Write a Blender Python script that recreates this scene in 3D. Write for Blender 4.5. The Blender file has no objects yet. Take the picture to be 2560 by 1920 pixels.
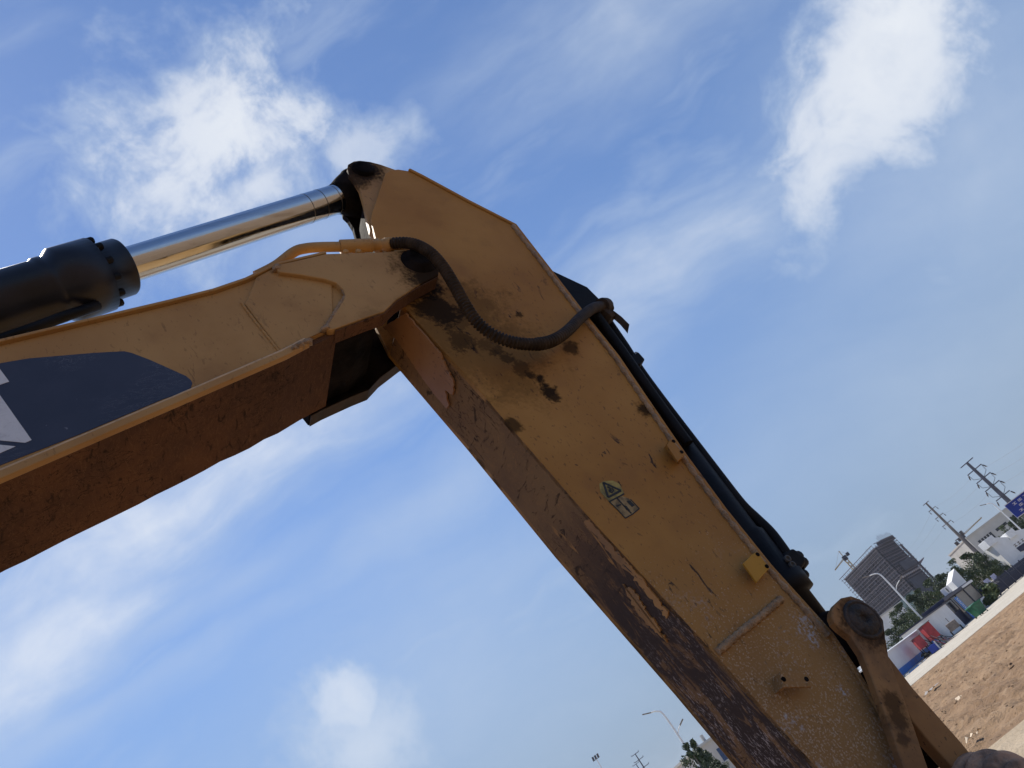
import bpy, bmesh, math, random
from mathutils import Vector, Matrix
R = math.radians
random.seed(7)

# ------------------------------------------------------------------ camera, sky, sun, exposure
scn = bpy.context.scene
COL = scn.collection
PITCH, ROLL, FPX = R(29.8), R(37.0), 1950.0          # focal length in pixels of a 2560 px wide frame
EYE = Vector((0, 0, 1.6))
FWD = Vector((0, math.cos(PITCH), math.sin(PITCH)))
_r0 = Vector((1, 0, 0)); _u0 = _r0.cross(FWD)
RIGHT = math.cos(ROLL) * _r0 - math.sin(ROLL) * _u0
UP = math.sin(ROLL) * _r0 + math.cos(ROLL) * _u0
cam_d = bpy.data.cameras.new('camera'); cam = bpy.data.objects.new('camera', cam_d); COL.objects.link(cam)
cam_d.sensor_width = 36.0; cam_d.lens = FPX / 2560.0 * 36.0
cam_d.clip_start = 0.05; cam_d.clip_end = 12000
m = Matrix((RIGHT, UP, -FWD)).transposed().to_4x4(); m.translation = EYE
cam.matrix_world = m
scn.camera = cam

SUN_AZ, SUN_EL = R(-48.0), R(60.0)                    # azimuth clockwise from +Y
SKY_STRENGTH = 0.12
SKY_TINT = (0.72, 0.78, 0.90); HAZE_COL = (1.68, 2.15, 3.05); CLOUD_THIN = (3.7, 4.35, 5.25); CLOUD_THICK = (5.5, 5.75, 6.1)
SUN_DIR = Vector((math.sin(SUN_AZ) * math.cos(SUN_EL), math.cos(SUN_AZ) * math.cos(SUN_EL), math.sin(SUN_EL)))
sd = bpy.data.lights.new('sun', 'SUN'); so = bpy.data.objects.new('sun', sd); COL.objects.link(so)
sd.energy = 4.3; sd.angle = R(0.6); sd.color = (1.0, 0.93, 0.82)
so.rotation_euler = (-SUN_DIR).to_track_quat('-Z', 'Y').to_euler()
so['kind'] = 'helper'
scn.view_settings.view_transform = 'Standard'; scn.view_settings.look = 'None'
scn.view_settings.gamma = 1.0; scn.view_settings.use_curve_mapping = False
scn.view_settings.exposure = 0.35

def pix_ray(x, y):
    return ((x - 1280) * RIGHT - (y - 960) * UP + FPX * FWD).normalized()

class NT:
    """tiny node-tree writer"""
    def __init__(s, nt): s.nt = nt; nt.nodes.clear()
    def n(s, typ, ins=None, **props):
        nd = s.nt.nodes.new(typ)
        for k, v in props.items(): setattr(nd, k, v)
        for k, v in (ins or {}).items(): s.put(nd.inputs[k], v)
        return nd
    def put(s, sock, v):
        if isinstance(v, bpy.types.NodeSocket): s.nt.links.new(v, sock)
        else:
            if sock.type == 'RGBA' and len(v) == 3: v = (*v, 1)
            sock.default_value = v
    def math(s, op, a, b=0.0, c=0.0, clamp=False):
        return s.n('ShaderNodeMath', {0: a, 1: b, 2: c}, operation=op, use_clamp=clamp).outputs[0]
    def vmath(s, op, a, b=(0, 0, 0)):
        nd = s.n('ShaderNodeVectorMath', {0: a, 1: b}, operation=op)
        return nd.outputs['Value'] if op in ('DOT_PRODUCT', 'LENGTH', 'DISTANCE') else nd.outputs[0]
    def smooth(s, v, a, b, lo=0.0, hi=1.0):
        return s.n('ShaderNodeMapRange', {0: v, 1: a, 2: b, 3: lo, 4: hi}, interpolation_type='SMOOTHSTEP').outputs[0]
    def lin(s, v, a, b, lo=0.0, hi=1.0):
        return s.n('ShaderNodeMapRange', {0: v, 1: a, 2: b, 3: lo, 4: hi}).outputs[0]
    def noise(s, vec, scale, detail=4, rough=0.55, dist=0.0, col=False):
        nd = s.n('ShaderNodeTexNoise', {'Vector': vec, 'Scale': scale, 'Detail': detail, 'Roughness': rough, 'Distortion': dist})
        return nd.outputs['Color' if col else 0]
    def mix(s, f, a, b):
        nd = s.n('ShaderNodeMix', data_type='RGBA')
        s.put(nd.inputs[0], f); s.put(nd.inputs[6], a); s.put(nd.inputs[7], b)
        return nd.outputs[2]
    def mapping(s, vec, scale=(1, 1, 1), rot=(0, 0, 0), loc=(0, 0, 0)):
        return s.n('ShaderNodeMapping', {'Vector': vec, 'Scale': scale, 'Rotation': rot, 'Location': loc}).outputs[0]

world = bpy.data.worlds.new('World'); scn.world = world; world.use_nodes = True
W = NT(world.node_tree)
sky = W.n('ShaderNodeTexSky', sky_type='NISHITA', sun_disc=False)
sky.sun_elevation = SUN_EL; sky.sun_rotation = SUN_AZ
sky.air_density = 1.15; sky.dust_density = 0.05; sky.ozone_density = 2.2; sky.altitude = 0
gen = W.n('ShaderNodeTexCoord').outputs['Generated']
warp = W.vmath('SCALE', W.vmath('SUBTRACT', W.noise(gen, 5.0, 2, col=True), (0.5, 0.5, 0.5)))
warp.node.inputs['Scale'].default_value = 0.09
dw = W.vmath('ADD', gen, warp)
fluff = W.noise(dw, 13.0, 5, 0.62)
fl0 = W.math('SUBTRACT', fluff, 0.5)
# clouds of the day: compass direction and height of each cloud (taken from where the photograph shows it), half length and half width
# in radians, tilt of its long axis, softness of the rim, raggedness, density
CLOUDS = [   # last item: 1 = heaped cloud, 0 = drawn-out high cloud
    (560, 345, .145, .105, 28, .9, 2.7, 1.0, 1), (640, 480, .13, .065, 40, 1.0, 2.7, .85, 1), (900, 370, .075, .05, 20, .9, 2.7, .75, 1),
    (232, 285, .030, .016, 20, .9, 2.7, .50, 1), (760, 590, .12, .04, 20, 1.0, 2.4, .45, 1), (465, 140, .03, .012, 10, 1.0, 2.7, .4, 1),
    (2230, 110, .19, .100, 62, .75, 1.9, 1.0, 1), (2105, 380, .13, .060, 64, .8, 2.1, .85, 1), (2400, 330, .20, .22, 30, 1.4, 1.3, .50, 0),
    (1720, 600, .28, .075, 33, 1.2, 2.2, .66, 0), (1540, 810, .14, .07, 40, 1.2, 2.0, .58, 0),
    (420, 1270, .38, .070, 31, 1.1, 1.6, .90, 0), (60, 1590, .20, .085, 30, 1.1, 1.6, .80, 0), (400, 1540, .26, .03, 24, 1.2, 2.0, .40, 0),
    (860, 1765, .045, .050, 45, 1.0, 3.0, .80, 1), (900, 1890, .12, .085, 30, 1.1, 2.4, .72, 1), (1010, 1800, .10, .05, 35, 1.3, 2.6, .45, 1), (1130, 1640, .22, .15, 40, 1.4, 1.6, .46, 0), (1100, 1240, .16, .06, 35, 1.3, 2.2, .42, 0),
    (1560, 90, .20, .08, 25, 1.3, 2.2, .55, 0), (140, 1790, .28, .03, 25, 1.2, 2.0, .40, 0), (2350, 900, .26, .10, 35, 1.4, 1.8, .30, 0),
]
# wind-drawn texture of the high clouds, one direction for the whole sky
c0 = pix_ray(1000, 1000); ex = (RIGHT - RIGHT.dot(c0) * c0).normalized(); ey = (UP - UP.dot(c0) * c0).normalized()
wa = (ex * math.cos(R(32)) + ey * math.sin(R(32))).normalized(); wb = c0.cross(wa)
wv = W.n('ShaderNodeMapping', {'Vector': dw, 'Rotation': tuple(Matrix((wa, wb, c0)).transposed().to_euler('XYZ')), 'Scale': (.34, .085, .16)}, vector_type='TEXTURE').outputs[0]
wisp = W.noise(wv, 1.0, 5, 0.60); wi0 = W.math('SUBTRACT', wisp, 0.5)
mask = None
for (x, y, la, lb, ang, rim, rag, dens, heap) in CLOUDS:
    c = pix_ray(x, y)
    ex = (RIGHT - RIGHT.dot(c) * c).normalized(); ey = (UP - UP.dot(c) * c).normalized()
    a1 = (ex * math.cos(R(ang)) + ey * math.sin(R(ang))).normalized(); b1 = c.cross(a1)
    eul = Matrix((a1, b1, c)).transposed().to_euler('XYZ')
    q = W.n('ShaderNodeMapping', {'Vector': dw, 'Location': tuple(c), 'Rotation': tuple(eul), 'Scale': (la, lb, .8)}, vector_type='TEXTURE').outputs[0]
    rr = W.math('MULTIPLY_ADD', fl0 if heap else wi0, rag, W.vmath('LENGTH', q))
    k = W.smooth(rr, 1.0 + rim * .5, 1.0 - rim, 0.0, dens)
    mask = k if mask is None else W.math('MAXIMUM', mask, k)
# thin high veil everywhere, drawn out along one wind direction
veil = W.smooth(wisp, 0.46, 0.78, 0.0, 0.34)
mask = W.math('MAXIMUM', W.math('MULTIPLY', mask, W.lin(fluff, 0.25, 0.7, 0.74, 1.0)), veil)
tint = W.n('ShaderNodeMix', data_type='RGBA', blend_type='MULTIPLY'); tint.inputs[0].default_value = 1.0
W.put(tint.inputs[6], sky.outputs[0]); W.put(tint.inputs[7], SKY_TINT)
elev = W.n('ShaderNodeSeparateXYZ', {0: gen}).outputs[2]
low = W.smooth(elev, 0.58, -0.02, 0.0, 0.88)          # even haze round the whole horizon
skyc = W.mix(low, tint.outputs[2], HAZE_COL)
bgc = W.mix(mask, skyc, W.mix(W.smooth(mask, .30, .85), CLOUD_THIN, CLOUD_THICK))
bg = W.n('ShaderNodeBackground', {'Color': bgc, 'Strength': SKY_STRENGTH})
wo = W.n('ShaderNodeOutputWorld', {'Surface': bg.outputs[0]})
world.cycles.sampling_method = 'MANUAL'; world.cycles.sample_map_resolution = 256
scn.cycles.max_bounces = 6; scn.cycles.diffuse_bounces = 3; scn.cycles.glossy_bounces = 3

# ------------------------------------------------------------------ helpers
def mat(name):
    mt = bpy.data.materials.new(name); mt.use_nodes = True
    T = NT(mt.node_tree)
    T.bsdf = T.n('ShaderNodeBsdfPrincipled')
    T.out = T.n('ShaderNodeOutputMaterial', {'Surface': T.bsdf.outputs[0]})
    T.obj = T.n('ShaderNodeTexCoord').outputs['Object']
    T.mat = mt
    return T

def simple(name, col, rough=0.6, metal=0.0, var=0.12, scale=4.0, bump=0.0):
    T = mat(name)
    nz = T.noise(T.obj, scale, 5)
    a = tuple(max(0, c * (1 - var * 1.6)) for c in col); b = tuple(min(1, c * (1 + var)) for c in col)
    T.put(T.bsdf.inputs['Base Color'], T.mix(T.smooth(nz, .3, .7), a, b))
    T.put(T.bsdf.inputs['Roughness'], T.lin(nz, .2, .8, max(.03, rough - .1), min(1, rough + .1)))
    T.bsdf.inputs['Metallic'].default_value = metal
    if bump:
        bp = T.n('ShaderNodeBump', {'Height': T.noise(T.obj, scale * 4, 4), 'Strength': bump, 'Distance': .02})
        T.put(T.bsdf.inputs['Normal'], bp.outputs[0])
    return T.mat

class MB:
    """collects faces for one mesh object"""
    def __init__(s): s.v = []; s.f = []; s.m = []; s.sm = []
    def add(s, vs, fs, mi=0, smooth=False):
        o = len(s.v); s.v += [tuple(p) for p in vs]
        for f in fs: s.f.append(tuple(i + o for i in f)); s.m.append(mi); s.sm.append(smooth)
    def prism(s, poly, s0, s1, mi=0):
        """polygon in (x, z), pushed along y from s0 to s1"""
        a = sum(poly[i][0] * poly[(i + 1) % len(poly)][1] - poly[(i + 1) % len(poly)][0] * poly[i][1] for i in range(len(poly)))
        if a < 0: poly = poly[::-1]
        n = len(poly)
        vs = [(p[0], s0, p[1]) for p in poly] + [(p[0], s1, p[1]) for p in poly]
        fs = [tuple(range(n)), tuple(range(2 * n - 1, n - 1, -1))]
        fs += [(i, i + n, (i + 1) % n + n, (i + 1) % n) for i in range(n)]
        s.add(vs, fs, mi)
    def box(s, x0, x1, y0, y1, z0, z1, mi=0):
        vs = [(x, y, z) for z in (z0, z1) for y in (y0, y1) for x in (x0, x1)]
        s.add(vs, [(0, 2, 3, 1), (4, 5, 7, 6), (0, 1, 5, 4), (2, 6, 7, 3), (0, 4, 6, 2), (1, 3, 7, 5)], mi)
    def bar(s, a, b, w, h=None, mi=0, up=(0, 0, 1)):
        a, b = Vector(a), Vector(b); h = w if h is None else h
        t = (b - a).normalized(); u = Vector(up)
        if abs(t.dot(u)) > .98: u = Vector((1, 0, 0))
        x = t.cross(u).normalized(); z = x.cross(t)
        vs = [p + x * i * w / 2 + z * j * h / 2 for p in (a, b) for i, j in ((-1, -1), (1, -1), (1, 1), (-1, 1))]
        s.add(vs, [(3, 2, 1, 0), (4, 5, 6, 7)] + [(i, (i + 1) % 4, (i + 1) % 4 + 4, i + 4) for i in range(4)], mi)
    def tube(s, path, rad, n=12, mi=0, caps=True, smooth=True):
        path = [Vector(p) for p in path]; k = len(path)
        rads = rad if isinstance(rad, (list, tuple)) else [rad] * k
        t0 = (path[1] - path[0]).normalized(); ref = Vector((0, 0, 1)) if abs(t0.z) < .9 else Vector((0, 1, 0))
        x = t0.cross(ref).normalized(); vs = []
        for i, p in enumerate(path):
            t = (path[min(i + 1, k - 1)] - path[max(i - 1, 0)])
            t = t.normalized() if t.length > 1e-9 else t0
            x = (x - x.dot(t) * t).normalized(); y = t.cross(x)
            vs += [p + (x * math.cos(a) + y * math.sin(a)) * rads[i] for a in (2 * math.pi * j / n for j in range(n))]
        fs = [(i * n + j, i * n + (j + 1) % n, (i + 1) * n + (j + 1) % n, (i + 1) * n + j) for i in range(k - 1) for j in range(n)]
        s.add(vs, fs, mi, smooth)
        if caps: s.add(vs[:n], [tuple(range(n - 1, -1, -1))], mi); s.add(vs[-n:], [tuple(range(n))], mi)
    def lathe(s, a, b, prof, n=24, mi=0, smooth=True):
        """profile [(t along a-b in metres, radius)]"""
        a, b = Vector(a), Vector(b); t = (b - a).normalized()
        s.tube_at([a + t * q[0] for q in prof], t, [q[1] for q in prof], n, mi, smooth)
    def tube_at(s, pts, t, rads, n, mi, smooth):
        ref = Vector((0, 0, 1)) if abs(t.z) < .9 else Vector((0, 1, 0))
        x = t.cross(ref).normalized(); y = t.cross(x); vs = []
        for p, r in zip(pts, rads):
            vs += [p + (x * math.cos(a) + y * math.sin(a)) * max(r, 1e-4) for a in (2 * math.pi * j / n for j in range(n))]
        k = len(pts)
        fs = [(i * n + (j + 1) % n, i * n + j, (i + 1) * n + j, (i + 1) * n + (j + 1) % n)[::-1] for i in range(k - 1) for j in range(n)]
        s.add(vs, fs, mi, smooth)
        s.add(vs[:n], [tuple(range(n - 1, -1, -1))], mi); s.add(vs[-n:], [tuple(range(n))], mi)
    def build(s, name, mats, parent=None, bevel=0.0, seg=2, smooth_angle=None):
        me = bpy.data.meshes.new(name); me.from_pydata(s.v, [], s.f)
        for mt in (mats if isinstance(mats, (list, tuple)) else [mats]): me.materials.append(mt)
        me.polygons.foreach_set('material_index', s.m); me.polygons.foreach_set('use_smooth', s.sm)
        me.update()
        bm = bmesh.new(); bm.from_mesh(me); bmesh.ops.recalc_face_normals(bm, faces=bm.faces); bm.to_mesh(me); bm.free()
        o = bpy.data.objects.new(name, me); COL.objects.link(o)
        if parent: o.parent = parent
        if bevel:
            b = o.modifiers.new('bevel', 'BEVEL'); b.width = bevel; b.segments = seg; b.limit_method = 'ANGLE'; b.angle_limit = R(40)
        return o

def empty(name, loc=(0, 0, 0), rz=0.0):
    o = bpy.data.objects.new(name, None); COL.objects.link(o); o.location = loc; o.rotation_euler = (0, 0, rz); o.empty_display_size = .2
    return o
def tag(o, label, cat, group=None):
    o['label'] = label; o['category'] = cat
    if group: o['group'] = group
    return o
def struct(o, label=None):
    o['kind'] = 'structure'
    if label: o['label'] = label
    return o
def copy_tree(o, parent=None):
    c = o.copy(); COL.objects.link(c); c.parent = parent
    for ch in o.children: copy_tree(ch, c)
    return c
def spline(pts, per=8):
    pts = [Vector(p) for p in pts]; out = []
    for i in range(len(pts) - 1):
        p0, p1, p2, p3 = pts[max(i - 1, 0)], pts[i], pts[i + 1], pts[min(i + 2, len(pts) - 1)]
        for k in range(per):
            t = k / per
            out.append(.5 * ((2 * p1) + (p2 - p0) * t + (2 * p0 - 5 * p1 + 4 * p2 - p3) * t * t + (3 * p1 - p0 - 3 * p2 + p3) * t ** 3))
    return out + [pts[-1]]
def resample(pts, n):
    d = [0]
    for a, b in zip(pts, pts[1:]): d.append(d[-1] + (b - a).length)
    out = []; j = 0
    for i in range(n):
        q = d[-1] * i / (n - 1)
        while j < len(pts) - 2 and d[j + 1] < q: j += 1
        w = (q - d[j]) / max(1e-9, d[j + 1] - d[j]); out.append(pts[j].lerp(pts[j + 1], min(1, w)))
    return out, d[-1]

# ground meeting point of a line of sight; point on a line of sight at a given horizontal distance
def ground_at(x, y, z=0.0):
    d = pix_ray(x, y); return EYE + d * ((z - EYE.z) / d.z)
def sight(x, y, dist):
    d = pix_ray(x, y); return EYE + d * (dist / math.hypot(d.x, d.y))

# ------------------------------------------------------------------ ground, road, tracks
def dirt_mat(name, a, b, c):
    T = mat(name)
    big = T.noise(T.obj, .35, 4, .6); mid = T.noise(T.obj, 2.2, 6, .65); fine = T.noise(T.obj, 14, 6, .7)
    col = T.mix(T.smooth(big, .35, .65), a, b)
    col = T.mix(T.math('MULTIPLY', T.smooth(mid, .5, .72), .7), col, c)
    col = T.mix(T.math('MULTIPLY', T.smooth(fine, .55, .75), .5), col, tuple(q * .45 for q in a))
    T.put(T.bsdf.inputs['Base Color'], col); T.bsdf.inputs['Roughness'].default_value = .95
    h = T.math('ADD', T.math('MULTIPLY', mid, .7), T.math('MULTIPLY', fine, .3))
    bp = T.n('ShaderNodeBump', {'Height': h, 'Strength': 1.0, 'Distance': .22}); T.put(T.bsdf.inputs['Normal'], bp.outputs[0])
    return T.mat
M_DIRT = dirt_mat('site_soil', (.24, .148, .080), (.32, .208, .118), (.39, .27, .168))
M_SAND = dirt_mat('pale_sand', (.43, .335, .225), (.50, .40, .28), (.53, .44, .32))
M_CONC = dirt_mat('concrete_road', (.46, .42, .35), (.52, .48, .41), (.40, .37, .31))

WALL_AZ = R(32.5)                                    # the site wall, booth and fence stand on one line
WU = Vector((math.sin(WALL_AZ), math.cos(WALL_AZ), 0)); WN = Vector((math.cos(WALL_AZ), -math.sin(WALL_AZ), 0))   # along it / towards the field
W0 = EYE + Vector((11.1, 73.2, -1.6))
from mathutils import noise as mn
def axis(lo, d0, d1, hi, step, grow=1.35):
    xs = [d0 + i * step for i in range(int((d1 - d0) / step) + 1)]
    q, st = xs[-1], step
    while q < hi: st *= grow; q += st; xs.append(min(q, hi))
    q, st, left = d0, step, []
    while q > lo: st *= grow; q -= st; left.append(max(q, lo))
    return left[::-1] + xs
road_n1, road_n2 = ground_at(2285, 1708), ground_at(2560, 1480)
road_dir = (road_n2 - road_n1).normalized(); road_nor = Vector((-road_dir.y, road_dir.x, 0))   # away from camera
sand_a, sand_b = ground_at(2435, 1900), ground_at(2560, 1800)
sand_dir = (sand_b - sand_a).normalized(); sand_nor = Vector((-sand_dir.y, sand_dir.x, 0))
def soil_height(x, y):
    p = Vector((x, y, 0))
    d_road = -(p - road_n1).dot(road_nor); d_sand = (p - sand_a).dot(sand_nor)
    edge = max(0, min(1, d_road / 2.5)) * max(0, min(1, (d_sand) / .8))
    if edge <= 0 or y > 90 or x < -40 or x > 70: return -.012
    along = p.dot(road_dir); across = p.dot(road_nor)
    h = .10 * mn.fractal(Vector((along * .18, across * .9, 1.3)), .9, 2.1, 4)
    h += .04 * mn.noise(Vector((along * .8, across * 2.4, 4.1))) + .085 * mn.fractal(Vector((x * 2.3, y * 2.3, 9)), .55, 2.1, 3) + .06 * max(0, mn.noise(Vector((along * 2.2, across * 4.5, 2.2))))
    return -.012 + edge * (h + .03)
xs = axis(-2400, .5, 21.0, 2400, .10); ys = axis(-2400, 11.0, 56.0, 2400, .10)
gv = [(x, y, soil_height(x, y)) for y in ys for x in xs]; nx = len(xs)
gf = [(j * nx + i, j * nx + i + 1, (j + 1) * nx + i + 1, (j + 1) * nx + i) for j in range(len(ys) - 1) for i in range(nx - 1)]
g = MB(); g.v = gv; g.f = gf; g.m = [0] * len(gf); g.sm = [True] * len(gf)
struct(g.build('ground', M_DIRT), 'rough turned brown soil of the building site')

def sheet(name, pts, z, mt):
    b = MB(); b.add([(p[0], p[1], z) for p in pts], [tuple(range(len(pts)))]); return struct(b.build(name, mt))
a1, a2 = road_n1 - road_dir * 60, road_n1 + road_dir * 260
sheet('concrete_road', [a1, a2, a2 + road_nor * 90, a1 + road_nor * 90], .004, M_CONC)
s1, s2 = sand_a - sand_dir * 8, sand_a + sand_dir * 40
sheet('sand_track', [s1, s2, s2 - sand_nor * 6, s1 - sand_nor * 6], .004, M_SAND)
# low ragged shoulder of soil spilled on the road edge, loose clods on the field
b = MB(); rnd = random.Random(3)
def lump(b, c, r, rnd, flat=.7):
    ico = [(0, 0, 1), (.9, 0, .3), (.28, .85, .3), (-.72, .53, .3), (-.72, -.53, .3), (.28, -.85, .3), (.72, .53, -.4), (-.28, .85, -.4), (-.9, 0, -.4), (-.28, -.85, -.4), (.72, -.53, -.4)]
    vs = [(c[0] + p[0] * r * rnd.uniform(.7, 1.3), c[1] + p[1] * r * rnd.uniform(.7, 1.3), c[2] + p[2] * r * flat * rnd.uniform(.7, 1.3)) for p in ico]
    b.add(vs, [(0, 1, 2), (0, 2, 3), (0, 3, 4), (0, 4, 5), (0, 5, 1), (1, 6, 2), (2, 6, 7), (2, 7, 3), (3, 7, 8), (3, 8, 4), (4, 8, 9), (4, 9, 5), (5, 9, 10), (5, 10, 1), (1, 10, 6), (6, 10, 9, 8, 7)], 0, True)
for i in range(3800):
    d = 14 + 38 * rnd.random() ** 1.1; az = R(rnd.uniform(4, 21)); x, y = d * math.sin(az), d * math.cos(az)
    p = Vector((x, y, 0))
    if -(p - road_n1).dot(road_nor) < .3 or (p - sand_a).dot(sand_nor) < .3: continue
    lump(b, (x, y, soil_height(x, y) - .010), rnd.uniform(.012, .04) * (1 if rnd.random() < .97 else 2.0), rnd, .4)
o = b.build('soil_clods', M_DIRT); o['kind'] = 'stuff'; o['label'] = 'loose clods of brown soil strewn over the field'
# scraps of paper and film lying on the soil
M_PAPER = simple('scrap_paper', (.62, .5, .36), .8)
M_FILM = simple('grey_film', (.30, .27, .24), .5)
def scrap(px, py, ln, wd, rz, mt, label, lift=.03):
    c = ground_at(px, py, .05); b = MB(); rnd = random.Random(int(px)); n = 7
    vs = []
    for i in range(n):
        t = i / (n - 1) - .5
        for k in (-1, 1): vs.append((t * ln, k * wd / 2 * (1 - abs(t) * .9) * rnd.uniform(.7, 1.2), .02 + .05 * math.sin(i * 1.7) ** 2 + rnd.uniform(0, .03)))
    top = [(x, y, z + .004) for x, y, z in vs]; m2 = len(vs)
    b.add(vs + top, [(2 * i, 2 * i + 1, 2 * i + 3, 2 * i + 2) for i in range(n - 1)] + [(m2 + 2 * i, m2 + 2 * i + 2, m2 + 2 * i + 3, m2 + 2 * i + 1) for i in range(n - 1)])
    o = b.build('paper_scrap', mt); o.location = (c.x, c.y, soil_height(c.x, c.y) + lift); o.rotation_euler = (0, 0, rz); return tag(o, label, 'litter')
scrap(2442, 1848, .34, .07, R(15), M_PAPER, 'long pale paper scrap on the soil next to the sand track')
scrap(2405, 1755, .5, .16, R(80), M_PAPER, 'brown crumpled paper scrap halfway up the soil field')
scrap(2335, 1727, .9, .2, R(40), M_FILM, 'grey plastic film strip half buried in the soil behind the link arms')

# ------------------------------------------------------------------ excavator arm
PAZ = R(-38.5)
NRM = Vector((math.sin(PAZ), math.cos(PAZ), 0)); FDIR = Vector((math.cos(PAZ), -math.sin(PAZ), 0)); DIST = 2.164
exc = empty('excavator', NRM * DIST, -PAZ)            # local x along the boom, y away from the camera, z up
tag(exc, 'tan crawler excavator with black stick cylinder, arm hanging over the soil', 'excavator')
def E(x, y, s=0.0):
    d = pix_ray(x, y); t = (DIST + s) / d.dot(NRM); P = EYE + d * t
    return (P.dot(FDIR), P.z)
def E3(x, y, s=0.0):
    a = E(x, y, s); return (a[0], s, a[1])
def poly(pts, s): return [E(x, y, s) for x, y in pts]

def paint(name, base, stains=(), specks=.5, dust=None, scratch=.5, streak_dir=None, soot=.0):
    T = mat(name); o = T.obj
    big = T.noise(o, 1.7, 4, .55); mid = T.noise(o, 7.0, 6, .6); fine = T.noise(o, 60, 4, .6)
    dk = tuple(c * k for c, k in zip(base, (.80, .74, .70)))
    col = T.mix(T.smooth(big, .32, .68), dk, base)
    col = T.mix(T.math('MULTIPLY', T.smooth(mid, .5, .75), .22), col, (.16, .085, .05))
    # fine dark nicks, drawn out along the arm
    n1 = T.noise(T.mapping(o, scale=(16, 16, 5), rot=(0, R(12), 0)), 1.6, 5, .62, .8)
    k1 = T.math('MULTIPLY', T.smooth(n1, .615, .66), T.math('MULTIPLY', T.smooth(T.noise(o, 3.1, 3), .47, .58), scratch))
    zz = T.n('ShaderNodeSeparateXYZ', {0: o}).outputs[2]; work = T.smooth(zz, 4.15, 3.55, .12, 1) if dust else 1.0
    k1 = T.math('MULTIPLY', k1, work)
    col = T.mix(k1, col, (.03, .018, .014))
    n2 = T.noise(T.mapping(o, scale=(30, 30, 16)), 2.6, 3, .5, .3)
    col = T.mix(T.math('MULTIPLY', T.math('MULTIPLY', T.smooth(n2, .645, .68), specks), work), col, (.05, .03, .022))
    rough = T.lin(mid, .2, .8, .42, .62); T.bsdf.inputs['Specular IOR Level'].default_value = .16
    if dust:
        z0, z1 = dust
        sep = T.n('ShaderNodeSeparateXYZ', {0: o}).outputs[2]
        low = T.smooth(T.math('MULTIPLY_ADD', T.math('SUBTRACT', T.noise(o, 3.5, 4), .5), .9, sep), z0, z1, 0, 1)
        grain = T.smooth(T.noise(o, 120, 2, .6), T.lin(low, 0, 1, .68, .53), T.lin(low, 0, 1, .74, .62))
        gr = T.math('MULTIPLY', T.math('MULTIPLY', grain, T.smooth(T.noise(o, 7, 4, .7), .30, .55)), T.smooth(low, 0.0, .35))
        col = T.mix(T.math('MULTIPLY', low, .5), col, (.20, .14, .085))
        col = T.mix(T.math('MULTIPLY', gr, .75), col, (.44, .34, .24))
        gp = T.math('MULTIPLY', T.smooth(T.noise(o, 6, 6, .7), .53, .64), T.smooth(low, .3, .9))
        col = T.mix(T.math('MULTIPLY', T.math('MULTIPLY', gp, T.smooth(T.noise(o, 70, 2), .45, .6)), .8), col, (.40, .41, .44))
        rough = T.mix(low, rough, (.9, .9, .9))
    st = None; nz = T.math('SUBTRACT', T.math('ADD', T.math('MULTIPLY', T.noise(o, 7.0, 5, .65, .6), .65), T.math('MULTIPLY', fine, .35)), .5)
    for (p, r, k) in stains:
        dv = T.vmath('DISTANCE', T.vmath('MULTIPLY', o, (1, .3, 1)), (p[0], p[1] * .3, p[2]))
        q = T.math('MULTIPLY_ADD', nz, .06 + r * 2.2, dv)
        q = T.smooth(q, r * 1.15, r * .45, 0, k)
        st = q if st is None else T.math('MAXIMUM', st, q)
    if st is not None:
        col = T.mix(st, col, (.012, .009, .008)); rough = T.mix(st, rough, (.85, .85, .85))
        T.put(T.bsdf.inputs['Specular IOR Level'], T.lin(st, 0, 1, .16, .05))
    if soot:
        col = T.mix(T.math('MULTIPLY', T.smooth(T.noise(o, 2.2, 6, .65, .4), .45, .7), soot), col, (.045, .032, .028))
    T.put(T.bsdf.inputs['Base Color'], col); T.put(T.bsdf.inputs['Roughness'], rough)
    bp = T.n('ShaderNodeBump', {'Height': T.math('ADD', T.math('MULTIPLY', mid, .5), T.math('MULTIPLY', fine, .12)), 'Strength': .12, 'Distance': .01})
    T.put(T.bsdf.inputs['Normal'], bp.outputs[0])
    return T.mat
YEL = (.43, .258, .100); YEL2 = (.40, .208, .053)
PIN1 = E3(908, 424, .11); PIN2 = E3(1048, 652, 0.0); JPIN = E3(2158, 1549, 0.0)
def st3(x, y, s, r, k): return (E3(x, y, s), r, k)
M_BOOM = paint('boom_paint', YEL, specks=.25, scratch=.35)
M_PLATE = paint('fork_plate_paint', YEL, [st3(1075, 690, 0, .15, .95), st3(1055, 650, 0, .16, .9), st3(1010, 760, 0, .06, .35), st3(930, 795, 0, .07, .25)], specks=.2, scratch=.3)
M_STICK = paint('stick_paint', YEL2, [st3(1090, 770, .08, .16, .95), st3(1060, 720, .08, .14, 1), st3(1160, 850, .08, .10, .8), st3(1215, 860, .08, .075, .7), st3(1305, 920, .08, .075, .75),
    st3(1350, 945, .08, .045, .95), st3(1375, 975, .08, .05, .95), st3(1425, 868, .08, .05, .8), st3(1300, 785, .08, .028, .8), st3(1280, 1056, .08, .05, .8), st3(1610, 1020, .08, .05, .9),
    st3(1140, 800, .08, .10, .7), st3(1205, 1010, .08, .05, .6), st3(1240, 876, .08, .055, .8), st3(1268, 893, .08, .055, .8), st3(1328, 935, .08, .04, .9), st3(1364, 962, .08, .035, .95), st3(1386, 990, .08, .035, .9), st3(1390, 965, .08, .02, .8), st3(1230, 880, .08, .34, .42), st3(1130, 790, .08, .36, .5)], specks=.45, scratch=.95, dust=(2.6, 1.45))
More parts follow.
